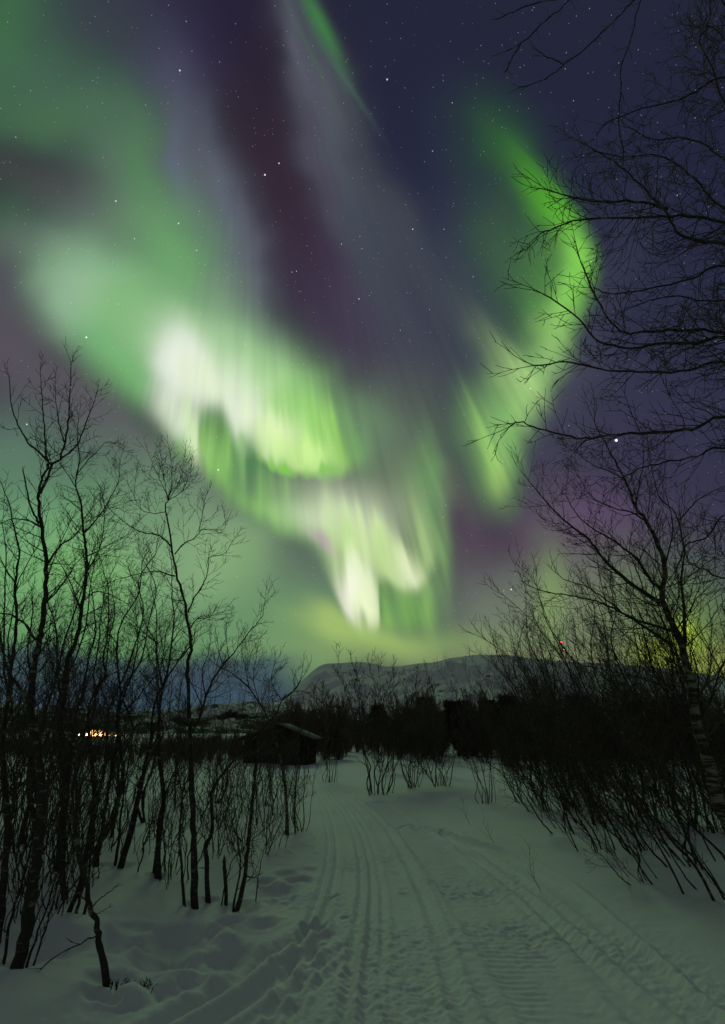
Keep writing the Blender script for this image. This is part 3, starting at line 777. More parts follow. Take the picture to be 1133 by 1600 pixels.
# slender birch with fan top
hero((308, 1406), "slender birch topped by a fan of twigs, tallest near the left of the cabin",
     [([(308, 1406), (304, 1352), (302, 1290), (299, 1216), (297, 1142), (294, 1080), (294, 1033), (299, 1010), (294, 977), (286, 934), (276, 895), (269, 861), (263, 816), (258, 793), (263, 780)], .052, .010, .55, 3.2, 0, .2)],
     [([(263, 782), (255, 760), (243, 735), (232, 708)], .007, .003, .5, 8, .2, -.2),
      ([(263, 782), (258, 755), (254, 728), (250, 700)], .007, .003, .5, 8, .2, .2),
      ([(263, 782), (268, 755), (268, 728), (264, 702)], .007, .003, .5, 8, .2, .1),
      ([(263, 782), (276, 762), (285, 738), (288, 712)], .007, .003, .5, 8, .2, -.1),
      ([(263, 782), (284, 768), (293, 750), (297, 735)], .007, .003, .4, 8, .2, .2),
      ([(260, 800), (238, 802), (222, 796), (210, 776), (212, 745)], .007, .003, .5, 6, .2, .1),
      ([(269, 855), (251, 838), (222, 832), (197, 818), (172, 796)], .014, .004, .5, 4.5, .1, -.3),
      ([(273, 900), (242, 893), (208, 899), (180, 906)], .012, .004, .5, 4.5, .1, .3),
      ([(273, 866), (287, 849), (304, 841), (318, 827), (349, 827), (352, 812)], .011, .003, .5, 6, .1, .1),
      ([(312, 832), (314, 815), (318, 795), (322, 775)], .006, .003, .4, 6, .15, .1),
      ([(294, 957), (304, 934), (316, 914), (325, 892), (327, 872), (349, 866), (361, 849)], .013, .004, .5, 6, .1, -.2),
      ([(295, 985), (310, 965), (330, 962), (350, 955)], .009, .003, .45, 6, .1, -.2),
      ([(297, 1010), (280, 1030), (250, 1030), (220, 1035)], .011, .004, .4, 4, .1, .3),
      ([(299, 1145), (313, 1120), (322, 1090), (338, 1053), (366, 1019), (389, 988), (409, 965), (412, 948)], .024, .004, .65, 5.5, .05, -.3),
      ([(322, 1090), (316, 1050), (326, 1020), (330, 990)], .010, .004, .5, 6, .05, .2)],
     seed=13)
hero((247, 1377), "twin stemmed dark birch forking low, directly behind the slender fan-topped birch",
     [([(247, 1377), (250, 1290), (256, 1252), (250, 1190), (248, 1120), (255, 1075), (262, 1047), (268, 1005), (272, 962), (269, 934), (268, 878)], .050, .005, .7, 4.5, 0, .3),
      ([(242, 1374), (246, 1300), (254, 1255), (275, 1200), (290, 1150)], .032, .008, .6, 3, 0.05, .3)],
     [([(255, 1075), (246, 1033), (242, 1002), (225, 971), (217, 934), (208, 903)], .016, .004, .6, 5.5, .1, .3),
      ([(242, 1002), (222, 985), (200, 965), (184, 950)], .010, .003, .5, 6, .2, .3),
      ([(268, 1005), (282, 985), (296, 975), (318, 968)], .009, .003, .5, 6, .2, .2)],
     seed=14)
hero((329, 1396), "birch with a long dark trunk slanting far to the right over the trail bank",
     [([(329, 1396), (323, 1327), (332, 1297), (331, 1241), (339, 1223), (368, 1184), (398, 1152), (432, 1115), (440, 1095), (457, 1082), (470, 1062)], .040, .007, .65, 4.0, 0, .3)],
     [([(440, 1095), (428, 1075), (424, 1058), (430, 1035)], .009, .003, .5, 7, .3, .1),
      ([(440, 1092), (460, 1080), (480, 1082), (492, 1090)], .009, .003, .45, 7, .3, .1),
      ([(380, 1170), (395, 1130), (408, 1100), (418, 1070)], .011, .003, .6, 6, .2, .2)],
     seed=15)
hero((450, 1297), "pale thin birch curving left, nearest the dark cabin",
     [([(450, 1297), (447, 1240), (440, 1195), (431, 1155), (417, 1118), (389, 1075), (362, 1052), (340, 1040)], .045, .010, .9, 4.0, 0, .3),
      ([(462, 1297), (461, 1260), (463, 1220), (467, 1180), (466, 1140)], .022, .008, .7, 4.0, 0, .2)],
     [([(405, 1097), (396, 1060), (400, 1030), (404, 1005)], .012, .004, .8, 5.5, .2, .1),
      ([(389, 1075), (384, 1045), (378, 1020), (380, 1000)], .012, .004, .8, 5.5, .2, .1)],
     seed=16, pale=True)
hero((368, 1406), "clump of crooked dark stems with a broken grey top beside the footprints",
     [([(368, 1406), (383, 1369), (388, 1315), (393, 1265), (398, 1218), (403, 1171)], .034, .016, .5, 2.5, 0, .1),
      ([(362, 1407), (372, 1380), (376, 1340), (370, 1300), (378, 1260)], .018, .006, .6, 4, .02, .2),
      ([(356, 1405), (352, 1370), (350, 1345)], .026, .024, .1, .5, .1, 0),
      ([(345, 1408), (352, 1380), (366, 1340), (390, 1315), (420, 1290)], .010, .004, .5, 4, .05, .1),
      ([(398, 1402), (404, 1370), (412, 1330), (425, 1300)], .009, .004, .4, 4, .1, .1)],
     [([(383, 1369), (398, 1371), (404, 1366)], .010, .005, .1, 1, 0, 0), ([(378, 1315), (370, 1305), (364, 1286)], .012, .006, .1, 1, 0, 0)],
     name="birch_clump", cat="birch clump", seed=17)
hero((292, 1409), "thin leaning stem standing just left of the slender fan-topped birch",
     [([(292, 1409), (284, 1352), (280, 1297), (285, 1253), (275, 1190), (262, 1140), (250, 1105)], .022, .006, .45, 4, 0, .3)], seed=18)
hero((185, 1367), "straight dark birch rising to the right in the open snow, middle of the left group",
     [([(185, 1367), (205, 1297), (215, 1247), (227, 1197), (237, 1150), (241, 1100), (262, 1060), (280, 1030), (300, 1000)], .062, .007, .7, 4, 0, .4),
      ([(176, 1366), (184, 1330), (188, 1280), (196, 1225), (205, 1170)], .028, .008, .7, 3.5, 0, .3)], seed=19)
hero((147, 1367), "dark birch with a kinked trunk, standing over the orange lights",
     [([(147, 1367), (158, 1310), (176, 1275), (190, 1230), (191, 1190), (183, 1121), (200, 1073), (213, 1022), (215, 988), (212, 960)], .050, .006, .8, 5, 0, .3)],
     [([(183, 1121), (215, 1090), (240, 1060), (262, 1040)], .016, .004, .7, 4.5, .2, .3)], seed=20)
hero((125, 1385), "sinuous dark birch bending right then left, beside the orange lights",
     [([(125, 1385), (140, 1310), (148, 1240), (141, 1180), (138, 1126), (142, 1094), (164, 1056), (161, 1034), (168, 992), (169, 924), (157, 873)], .046, .005, .8, 5, 0, .4)], seed=21)
hero((100, 1460), "dark birch slanting up from the left foreground across its neighbours",
     [([(64, 1466), (92, 1455), (105, 1430), (120, 1395), (135, 1345), (150, 1325), (175, 1290), (187, 1250), (190, 1200), (196, 1160)], .034, .008, .5, 4, 0, .3),
      ([(106, 1456), (118, 1430), (128, 1390), (136, 1345), (148, 1290), (155, 1240)], .022, .007, .5, 4, 0, .3),
      ([(120, 1457), (128, 1440), (137, 1405), (140, 1360), (147, 1310)], .020, .007, .4, 4, .02, .2)], seed=22)
hero((101, 1430), "upright slim birch standing between the two left trunks",
     [([(101, 1430), (98, 1330), (104, 1230), (114, 1160), (119, 1115), (132, 1073), (138, 1030), (147, 998), (149, 977), (147, 945), (140, 900)], .040, .005, .7, 5, 0, .4)], seed=23)
hero((168, 1535), "crooked bare sapling bent like a knee, alone in the front snow beside a grass tuft",
     [([(168, 1535), (162, 1505), (152, 1460), (150, 1437), (140, 1415), (136, 1385), (125, 1345), (119, 1297), (120, 1235), (117, 1190), (110, 1120), (106, 1070), (112, 1030)], .032, .007, .45, 3.0, 0, .2)],
     [([(151, 1462), (125, 1475), (90, 1492), (55, 1520)], .007, .003, .2, 4, 0, -.1),
      ([(142, 1418), (155, 1405), (170, 1395), (180, 1386)], .006, .003, .12, 3, 0, -.1), ([(146, 1430), (158, 1424), (170, 1418)], .004, .002, .1, 2, 0, -.1)],
     seed=24)
hero((-8, 1500), "dark birch half out of frame at the left edge, trunk swaying upward",
     [([(-8, 1500), (2, 1400), (12, 1300), (5, 1200), (4, 1157), (11, 1104), (15, 1062), (21, 1019), (25, 979), (24, 913), (30, 862), (21, 821), (15, 790), (0, 751)], .046, .005, .5, 5, 0, .5)],
     [([(24, 913), (10, 890), (0, 872), (-12, 850)], .010, .004, .4, 5, .3, .1)], seed=25)
hero((2, 1525), "thin twin stems slanting right at the lower left corner",
     [([(2, 1525), (15, 1447), (32, 1385), (45, 1340), (52, 1290), (50, 1240)], .018, .006, .4, 5, 0, .1),
      ([(38, 1520), (55, 1470), (72, 1420), (88, 1370), (98, 1320)], .014, .005, .4, 5, 0.02, .1),
      ([(46, 1517), (62, 1480), (78, 1430), (90, 1385)], .012, .005, .4, 4, 0.02, .1)], seed=26)
# ---- right-hand side
GR = "bare birches right of the trail"
hero((1200, 1440), "big leaning birch with flaking white bark and wide crown, right of the trail",
     [([(1200, 1440), (1160, 1340), (1132, 1278), (1116, 1222), (1101, 1172), (1088, 1122), (1079, 1060), (1062, 1000), (1042, 958), (1035, 920), (1040, 889), (1029, 852), (1010, 814), (992, 790), (976, 749), (961, 721), (945, 690), (929, 659)], .105, .007, 1.0, 4.5, 0, .3)],
     [([(1032, 942), (998, 920), (967, 896), (942, 871), (920, 843), (895, 824), (873, 805), (842, 771), (817, 740)], .034, .005, .8, 5, .1, .2),
      ([(1035, 920), (1017, 908), (998, 877), (973, 855), (948, 839), (923, 824), (898, 799), (886, 777)], .026, .005, .8, 5, .1, -.2),
      ([(1050, 985), (1016, 976), (980, 962), (948, 938), (914, 916), (880, 905)], .022, .005, .7, 5, .1, -.3),
      ([(1052, 1010), (998, 973), (967, 955), (930, 939), (889, 930), (849, 924), (820, 911), (811, 895)], .024, .004, .7, 5, .1, .2),
      ([(1080, 1060), (1070, 1014), (1070, 958), (1064, 905), (1070, 864), (1060, 814), (1051, 796), (1029, 774), (1017, 727)], .028, .005, .8, 4.5, .1, .3),
      ([(1062, 812), (1092, 780), (1135, 758)], .012, .004, .7, 5, .2, .1),
      ([(1040, 880), (1051, 833), (1048, 800), (1040, 770)], .014, .005, .7, 5, .1, .1),
      ([(1085, 1110), (1050, 1080), (1010, 1062), (960, 1050), (910, 1040)], .020, .005, .8, 5, .1, .1),
      ([(1090, 1130), (1112, 1090), (1125, 1050), (1145, 1010)], .022, .006, .8, 4.5, .1, .2),
      ([(1010, 814), (985, 800), (955, 792), (925, 775), (905, 745)], .014, .004, .8, 5, .1, .2),
      ([(976, 749), (950, 735), (920, 722), (895, 700)], .010, .004, .7, 5, .2, .1),
      ([(992, 790), (1000, 750), (1006, 720), (1004, 690)], .010, .004, .7, 5, .2, .1)],
     pale=True, seed=31)
def near_tree():
    """birch standing just outside the frame on the right; its limbs reach in"""
    rnd = random.Random(41)
    TT, TC = Tubes(), Tubes()
    bx, by = 3.9, 3.3
    b = Vector((bx, by, hz(bx, by)))
    tr = [b + Vector((0, 0, -.1)), Vector((bx - .05, by, 1.5)), Vector((bx + .05, by + .05, 3.0)), Vector((bx - .02, by, 4.3)), Vector((bx - .15, by - .05, 5.6)), Vector((bx - .2, by, 6.8)), Vector((bx - .35, by, 8.0))]
    limb(TT, TC, tr, .13, .03, rnd, 1.2, 3, start=.5)
    D0 = 3.3
    S = [
        ([(1133, 382), (1094, 378), (1060, 365), (1043, 336), (1009, 297), (984, 272), (950, 246), (920, 229)], .020, 4.6, -.1),
        ([(1133, 348), (1077, 338), (1018, 340), (963, 340), (907, 344), (873, 353), (844, 365)], .018, 4.6, -.3),
        ([(1043, 327), (992, 314), (941, 316), (886, 306), (856, 297)], .011, 0, -.2),
        ([(1133, 327), (1094, 289), (1056, 255), (1018, 242), (980, 245), (930, 236)], .013, 4.9, .2),
        ([(1133, 520), (1077, 516), (1018, 516), (975, 520), (950, 497), (929, 459), (907, 408)], .017, 3.9, 0),
        ([(1133, 527), (1094, 535), (1035, 537), (971, 544), (929, 527), (895, 489), (848, 459)], .017, 3.8, -.3),
        ([(1133, 565), (1077, 578), (1018, 582), (950, 578), (886, 565), (835, 571)], .015, 3.6, -.2),
        ([(1133, 652), (1092, 668), (1045, 674), (998, 676), (954, 680), (917, 685), (883, 680), (842, 670), (811, 659), (795, 668)], .018, 3.2, 0),
        ([(1133, 700), (1090, 712), (1050, 720), (1005, 730), (975, 745)], .012, 3.0, .3),
        ([(1133, 416), (1077, 437), (1018, 450), (958, 459), (929, 450)], .011, 4.4, .3),
        ([(1133, 470), (1100, 470), (1060, 462), (1015, 470), (985, 480)], .011, 4.2, .5),
        ([(1133, 250), (1100, 225), (1065, 215), (1020, 218), (985, 200)], .010, 5.3, .3),
        ([(1133, 121), (1086, 144), (1043, 161), (1001, 170), (950, 190)], .012, 6.0, 0),
        ([(1133, 60), (1110, 40), (1085, 42), (1065, 38)], .009, 6.3, .2),
        ([(1133, 160), (1115, 110), (1094, 64), (1107, 38), (1111, -20)], .009, 6.0, .1),
        ([(1150, 800), (1105, 838), (1075, 850), (1060, 880)], .009, 2.6, .2),
        ([(1150, 905), (1100, 890), (1075, 878)], .008, 2.4, .4),
    ]
    for pts, r0, zt, dy in S:
        P = px3(pts, D0, dy)
        if zt: P = [Vector((bx - .05, by, zt)), P[0].lerp(Vector((bx - .05, by, zt)), .45)] + P
        limb(TT, TC, P, r0 * 1.25, .0045, rnd, .62, 19, start=.25 if zt else .05, up=.03, sides=6, rmin=.0027)
    # long limbs arching over the frame from above
    for pts, r0 in [([(1180, -160), (1080, -80), (992, 0), (958, 34), (924, 68), (886, 98), (852, 123), (814, 136)], .012),
                    ([(1100, -180), (980, -90), (895, -4), (856, 30), (814, 68), (788, 81)], .009),
                    ([(1080, -150), (960, -40), (886, -5), (831, 6), (797, 21), (775, 30)], .009),
                    ([(1060, -100), (1020, -40), (997, 13), (988, 55), (971, 106), (971, 140), (967, 187), (975, 238)], .006),
                    ([(882, 100), (862, 92), (842, 81)], .004), ([(814, 68), (802, 88), (790, 112)], .004)]:
        P = px3(pts, 2.6, -.1)
        if pts[0][1] < -20: P = [Vector((bx - .25, by, 6.9)), P[0].lerp(Vector((bx - .25, by, 6.9)), .4)] + P
        limb(TT, TC, P, r0 * 1.2, .0035, rnd, .2, 7, start=.45, up=.0, sides=6, rmin=.0022, knob=.12)
    root = empty("birch_tree", b)
    for T_, nm, mt_ in ((TT, "trunk", MAT_BARK), (TC, "crown", MAT_TWIG)):
        V, F = T_.arrays(); mesh_obj(nm, V - np.array(b), F, mt_, root)
    tag(root, "nearest birch, trunk out of frame, black twigs reaching in from the right edge", "birch tree")
near_tree()

# ------------------------------------------------------------------ shrub prototypes
def make_shrub(seed, n, h, fan, detail=3, r=.02, side=.55, den=4.0, lean=0.0, base=.16, low=.3, rmin=.003):
    """returns (trunk tubes, crown tubes) of a many-stemmed birch shrub at the origin"""
    rnd = random.Random(seed)
    TT, TC = Tubes(), Tubes()
    for i in range(n):
        a = rnd.uniform(0, 2 * math.pi)
        b0 = Vector((math.cos(a), math.sin(a), 0)) * rnd.uniform(.1, 1) * base
        hh = h * rnd.uniform(.6, 1.05)
        out = Vector((math.cos(a), math.sin(a), 0)) * fan * rnd.uniform(.3, 1.1) + Vector((-lean, 0, 0)) * rnd.uniform(.6, 1.3)
        p = b0 + Vector((0, 0, -.12)); pts = [p.copy()]
        k = 8
        for j in range(k):
            t = (j + 1) / k
            d = Vector((out.x * (1.15 - .45 * t), out.y * (1.15 - .45 * t), 1.0)).normalized()
            d = (d + Vector((rnd.gauss(0, .25), rnd.gauss(0, .25), rnd.gauss(0, .1)))).normalized()
            p = p + d * (hh / k); pts.append(p.copy())
        rr = r * rnd.uniform(.45, 1.15)
        limb(TT, TC, pts, rr, rr * .22, rnd, side * rnd.uniform(.7, 1.1), den, start=low, sides=4 if detail < 3 else 5, last=detail, up=.16, rmin=rmin)
    return TT, TC
SHRUBS = {}
def shrub_proto(kind, i):
    """mesh data of shrub variant i, built once and shared by its copies"""
    key = (kind, i)
    if key not in SHRUBS:
        if kind == 'near':     tt, tc_ = make_shrub(100 + i, 9, 2.7, .20, 3, .014, .55, 7, lean=0, base=.30)
        elif kind == 'lean':   tt, tc_ = make_shrub(140 + i, 8, 3.6, .24, 3, .017, .75, 7.5, lean=.26, low=.18, base=.42)
        elif kind == 'mid':    tt, tc_ = make_shrub(200 + i, 13, 3.1, .38, 3, .018, .8, 8, lean=.03, rmin=.005, base=.30)
        elif kind == 'far':    tt, tc_ = make_shrub(300 + i, 8, 3.4, .26, 2, .026, .95, 13, low=.08, rmin=.009)
        elif kind == 'tree':   tt, tc_ = make_shrub(450 + i, 2 + i % 2, 4.9, .13, 3, .042, 1.15, 6.5, base=.12, low=.28)
        elif kind == 'brush':  tt, tc_ = make_shrub(400 + i, 9, 1.5, .22, 3, .008, .3, 4.5, base=.22, low=.15)
        ms = []
        for T_, nm, mt_ in ((tt, "stems", MAT_BARK), (tc_, "crown", MAT_TWIG)):
            V, F = T_.arrays()
            o = mesh_obj(nm, V, F, mt_)
            ms.append(o.data); bpy.data.objects.remove(o)
        SHRUBS[key] = ms
    return SHRUBS[key]
def put_shrub(kind, i, x, y, rz, s, label, group, name="birch_shrub", cat="birch shrub", tilt=0.0):
    ms = shrub_proto(kind, i)
    root = empty(name, (x, y, hz(x, y)), (0, 0, 0))
    root.rotation_euler = Matrix.Rotation(tilt, 3, 'Y').to_euler() if kind != 'z' else (0, 0, 0)
    q = Matrix.Rotation(-tilt, 3, 'Y') @ Matrix.Rotation(rz, 3, 'Z')
    root.rotation_euler = q.to_euler()
    root.scale = (s, s, s)
    for me, nm in zip(ms, ("stems", "crown")):
        c = bpy.data.objects.new(nm, me); col.objects.link(c); c.parent = root
    tag(root, label, cat, group)
    return root

rs = random.Random(5)
# single shrubs one can point at, noted on the photo by the foot of each
for k, (px, py, kind, s, tilt, label) in enumerate([
    (590, 1236, 'mid', 1.30, 0, "round many-stemmed birch shrub standing alone where the trail bends"),
    (515, 1220, 'near', 1.15, 0, "small thin shrub at the far end of the trail, left of its bend"),
    (650, 1231, 'mid', 1.05, 0, "birch shrub just right of the one standing at the trail's bend"),
    (690, 1229, 'mid', 1.0, -.05, "narrow upright shrub, second to the right of the shrub at the bend"),
    (760, 1255, 'near', 1.05, .12, "dense shrub at the start of the thicket where the right snowbank begins"),
    (820, 1255, 'near', 1.15, .14, "thick dark shrub behind the snowbank, directly below the mast lights"),
    (442, 1205, 'near', .6, 0, "low brush right beside the end wall of the cabin"),
    (470, 1295, 'near', .72, .0, "twiggy shrub at the feet of the pale thin birch near the trail"),
    (425, 1318, 'brush', 1.0, 0, "low fine brush at the edge of the trail, left of the ski tracks"),
    (1008, 1388, 'lean', .52, .35, "thin low sprig shrub leaning over the right snowbank, nearest the trail"),
    (940, 1337, 'lean', .75, .18, "leaning shrub with reaching twigs above the bright track ridge"),
    (1025, 1345, 'lean', .95, .16, "leaning thicket shrub with a broken stump among its stems"),
    (1085, 1358, 'lean', 1.0, .16, "dense leaning shrub in front of the big white birch trunk"),
    (1150, 1420, 'lean', 1.0, .22, "nearest leaning shrub at the right edge of the picture"),
    (1110, 1300, 'lean', 1.1, .14, "tall tangled shrub touching the big white birch trunk"),
    (890, 1305, 'lean', .9, .16, "leaning shrub farther along the right bank, before the darkest thicket"),
    (970, 1300, 'lean', 1.1, .16, "tall dense leaning shrub, middle of the right thicket"),
    (1040, 1290, 'lean', 1.2, .14, "tall dense leaning shrub, between the white birch and the middle of the thicket"),
    (860, 1268, 'lean', 1.05, .12, "slender leaning shrub behind the right bank, right of the mast lights"),
    (930, 1262, 'lean', 1.15, .12, "wide leaning shrub far back in the right thicket"),
]):
    g = ground_at(px, py)
    put_shrub(kind, k % (3 if kind != 'brush' else 2), g.x, g.y, rs.uniform(-.5, .5) if kind == 'lean' else rs.uniform(0, 6), s, label, None, tilt=tilt)
# brush between the left-hand birches
for k, (px, py, kind, s) in enumerate([
    (20, 1440, 'near', .62), (60, 1400, 'near', .75), (10, 1380, 'near', .85), (120, 1400, 'brush', .9), (35, 1340, 'near', .9), (95, 1330, 'near', .9), (150, 1340, 'brush', 1.2),
    (262, 1376, 'brush', 1.35), (270, 1372, 'near', .62), (235, 1320, 'near', .62), (345, 1330, 'brush', 1.2), (375, 1330, 'near', .62), (400, 1330, 'brush', 1.3), (350, 1300, 'near', .75),
    (410, 1290, 'near', .75), (310, 1290, 'brush', 1.4), (280, 1270, 'near', .7), (385, 1255, 'near', .75), (440, 1250, 'brush', 1.5), (330, 1250, 'near', .8),
    (45, 1470, 'brush', 1.1), (85, 1440, 'near', .6), (0, 1330, 'near', 1.0), (70, 1360, 'brush', 1.5), (130, 1365, 'near', .7), (30, 1410, 'brush', 1.3), (110, 1310, 'near', .9), (205, 1345, 'brush', 1.2), (160, 1290, 'near', .9), (320, 1340, 'brush', 1.2), (440, 1275, 'brush', 1.3), (215, 1262, 'near', .8), (255, 1255, 'near', .8), (300, 1248, 'near', .85),
    (60, 1290, 'near', 1.0), (130, 1280, 'near', 1.0), (-20, 1300, 'near', 1.1), (180, 1300, 'brush', 1.3), (20, 1262, 'near', 1.1), (90, 1250, 'near', 1.1), (-40, 1400, 'near', .9), (160, 1245, 'near', 1.0), (410, 1262, 'near', .8), (365, 1285, 'brush', 1.3),
]):
    g = ground_at(px, py)
    put_shrub(kind, k % (3 if kind == 'near' else 2), g.x, g.y, rs.uniform(0, 6), s * rs.uniform(.9, 1.1), "bare grey-brown brush growing between the left birch trunks", "brush between the left birches", name="birch_brush", cat="brush", tilt=rs.uniform(-.06, .06))
for k, (px, py, s, label) in enumerate([
    (28, 1335, 1.0, "bare birch seen between the two left-edge trunks"), (72, 1302, 1.05, "bare birch just behind the tall leftmost birch"), (165, 1322, .95, "bare birch behind the kinked trunk over the orange lights"),
    (225, 1296, .9, "bare birch in the open snow between the kinked and the twin stemmed birch"), (120, 1288, 1.1, "farther bare birch behind the sinuous dark birch"), (335, 1262, .62, "short bare birch in front of the cabin's left half"),
    (402, 1246, .6, "short bare birch in front of the cabin's right half"), (-30, 1310, 1.1, "bare birch cut by the left edge, behind the half-framed trunk"), (278, 1268, .75, "bare birch just left of the cabin, far back")]):
    g = ground_at(px, py)
    put_shrub('tree', k % 4, g.x, g.y, rs.uniform(0, 6), s, label, None, name="birch_tree", cat="birch tree", tilt=rs.uniform(-.03, .07))
for k, (px, py, s, label) in enumerate([
    (905, 1262, 1.0, "bare birch whose twigs surround the red mast lights"), (840, 1246, 1.0, "bare birch at the left end of the right thicket, first to rise over the mountain"), (985, 1276, 1.0, "bare birch rising from the middle of the right thicket"),
    (1075, 1300, .95, "bare birch directly behind the big white trunk"), (1160, 1310, 1.0, "bare birch at the right edge, in front of the yellow glow"), (1040, 1262, 1.15, "bare birch left of the yellow glow"), (1120, 1262, 1.2, "farther bare birch crossing the yellow glow"), (948, 1240, 1.15, "far bare birch between the mast lights and the white birch")]):
    g = ground_at(px, py)
    put_shrub('tree', (k + 1) % 4, g.x, g.y, rs.uniform(0, 6), s, label, None, name="birch_tree", cat="birch tree", tilt=rs.uniform(-.28, -.12) * -1)
# right-hand thicket: one leaning wall of stems
for k in range(14):
    t = k / 14
    px = rs.uniform(850, 1250); py = rs.uniform(1222, 1300) + max(0, (px - 980)) * .22
    g = ground_at(px, py)
    put_shrub('lean', k % 3, g.x, g.y, rs.uniform(-.6, .6), rs.uniform(.85, 1.2), "leaning bare shrub inside the dark thicket right of the trail", "thicket right of the trail", tilt=rs.uniform(.04, .2))
# belt of bare trees along the edge of the wood
n = 0
while n < 175:
    y = rs.uniform(24, 56); x = rs.uniform(-.78, .85) * y
    low = x < -.14 * y
    if low and y < 30: continue
    if abs(x + 2.4) < 1.7 and y < 36: continue
    if abs(x + 3) < 3.4 and 27 < y < 36.5: continue
    if x > 2 and y < 26 and rs.random() < .4: continue
    if low:
        put_shrub('far', n % 4, x, y, rs.uniform(0, 6), rs.uniform(.30, .46) * (y / 40) ** .2, "low dark scrub in the band behind the left-hand birches", "low scrub band behind the left birches", name="birch_brush", cat="brush")
    else:
        put_shrub('far' if y > 34 else 'mid', n % 4 if y > 34 else n % 3, x, y, rs.uniform(0, 6), rs.uniform(.75, 1.1), "bare birch in the dark belt of trees along the edge of the wood", "belt of bare birches behind the snow", name="birch_tree", cat="birch tree", tilt=rs.uniform(-.05, .08))
    n += 1
# distant wood beyond: one mass
def build_wood():
    V_, F_, off = [], [], 0
    vs = []
    for i in range(4):
        tt, tc_ = make_shrub(500 + i, 7, 3.6, .2, 2, .04, 1.1, 12, low=.02, rmin=.013)
        Va, Fa = tt.arrays(); Vb, Fb = tc_.arrays()
        vs.append((np.concatenate([Va, Vb]), np.concatenate([Fa, Fb + len(Va)])))
    r = np.random.RandomState(3)
    for k in range(560):
        V, F = vs[k % 4]
        y = 37 + 120 * r.rand() ** 1.9; x = (r.rand() * 1.9 - .95) * y
        if x < -.14 * y and y < 50: y += 20
        a = r.rand() * 6.28; s = r.uniform(.8, 1.25)
        if x < -.14 * y: s *= .38
        if x < -.14 * y and y > 90: s *= .8
        if -.50 < x / y < -.33: y = min(y, 75); x = x / 1.0; s *= .6
        c, sn = math.cos(a), math.sin(a)
        W = np.stack([V[:, 0] * c - V[:, 1] * sn, V[:, 0] * sn + V[:, 1] * c, V[:, 2]], -1) * s + np.array([x, y, hz(x, y)])
        V_.append(W); F_.append(F + off); off += len(V)
    for k in range(300):      # low scrub at the near edge of the wood, left of the trail
        V, F = vs[k % 4]
        y = r.uniform(27, 60); x = -y * r.uniform(.155, .9)
        if abs(x + 3) < 3.4 and y < 36.5: continue
        a = r.rand() * 6.28; s = r.uniform(.26, .40) * (.8 + .2 * y / 40)
        if -.52 < x / y < -.31: s *= .62
        c, sn = math.cos(a), math.sin(a)
        W = np.stack([V[:, 0] * c - V[:, 1] * sn, V[:, 0] * sn + V[:, 1] * c, V[:, 2]], -1) * s + np.array([x, y, hz(x, y)])
        V_.append(W); F_.append(F + off); off += len(V)
    return np.concatenate(V_), np.concatenate(F_)
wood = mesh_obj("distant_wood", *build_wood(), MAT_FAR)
tag(wood, "distant leafless wood forming one dark tangled band below the mountain", "wood", None, "stuff")

# ------------------------------------------------------------------ dark pines standing out of the wood
def make_pine(seed, h, w):
    rnd = random.Random(seed)
    T_ = Tubes(); T_.add([Vector((0, 0, -.2)), Vector((0, 0, h * .5)), Vector((.05, 0, h * .93))], [.11, .08, .02], 7)
    V, F = [], []
    nb = 1500
    for i in range(nb):
        t = rnd.random() ** .8
        z = h * (.14 + .86 * t)
        rad = w * (math.sin(math.pi * min(1, .18 + .82 * (1 - t)) * .62) ** .9) * (1 + .25 * math.sin(z * 6 + seed)) 
        a = rnd.uniform(0, 6.283); q = rad * rnd.random() ** .45 * (1 + .2 * math.sin(a * 3 + seed))
        c = Vector((math.cos(a) * q, math.sin(a) * q, z + rnd.gauss(0, .05)))
        d = Vector((math.cos(a), math.sin(a), rnd.uniform(.1, .9))).normalized()
        for k in range(5):
            dd = (d + Vector((rnd.gauss(0, .6), rnd.gauss(0, .6), rnd.gauss(0, .5)))).normalized()
            sd = dd.cross(Vector((rnd.random(), rnd.random(), .3))).normalized() * .022
            l = rnd.uniform(.12, .26)
            b_ = len(V)
            V += [c - sd, c + sd, c + dd * l + sd * .3, c + dd * l - sd * .3]
            F.append((b_, b_ + 1, b_ + 2, b_ + 3))
    return T_, (V, F)
PINES = []
for i in range(3):
    T_, (V, F) = make_pine(60 + i, 3.6, [1.25, .9, 1.5][i])
    o = T_.build("trunk", MAT_BARK); o2 = mesh_obj("crown", [tuple(v) for v in V], F, MAT_NEEDLE, smooth=False)
    PINES.append((o.data, o2.data)); bpy.data.objects.remove(o); bpy.data.objects.remove(o2)
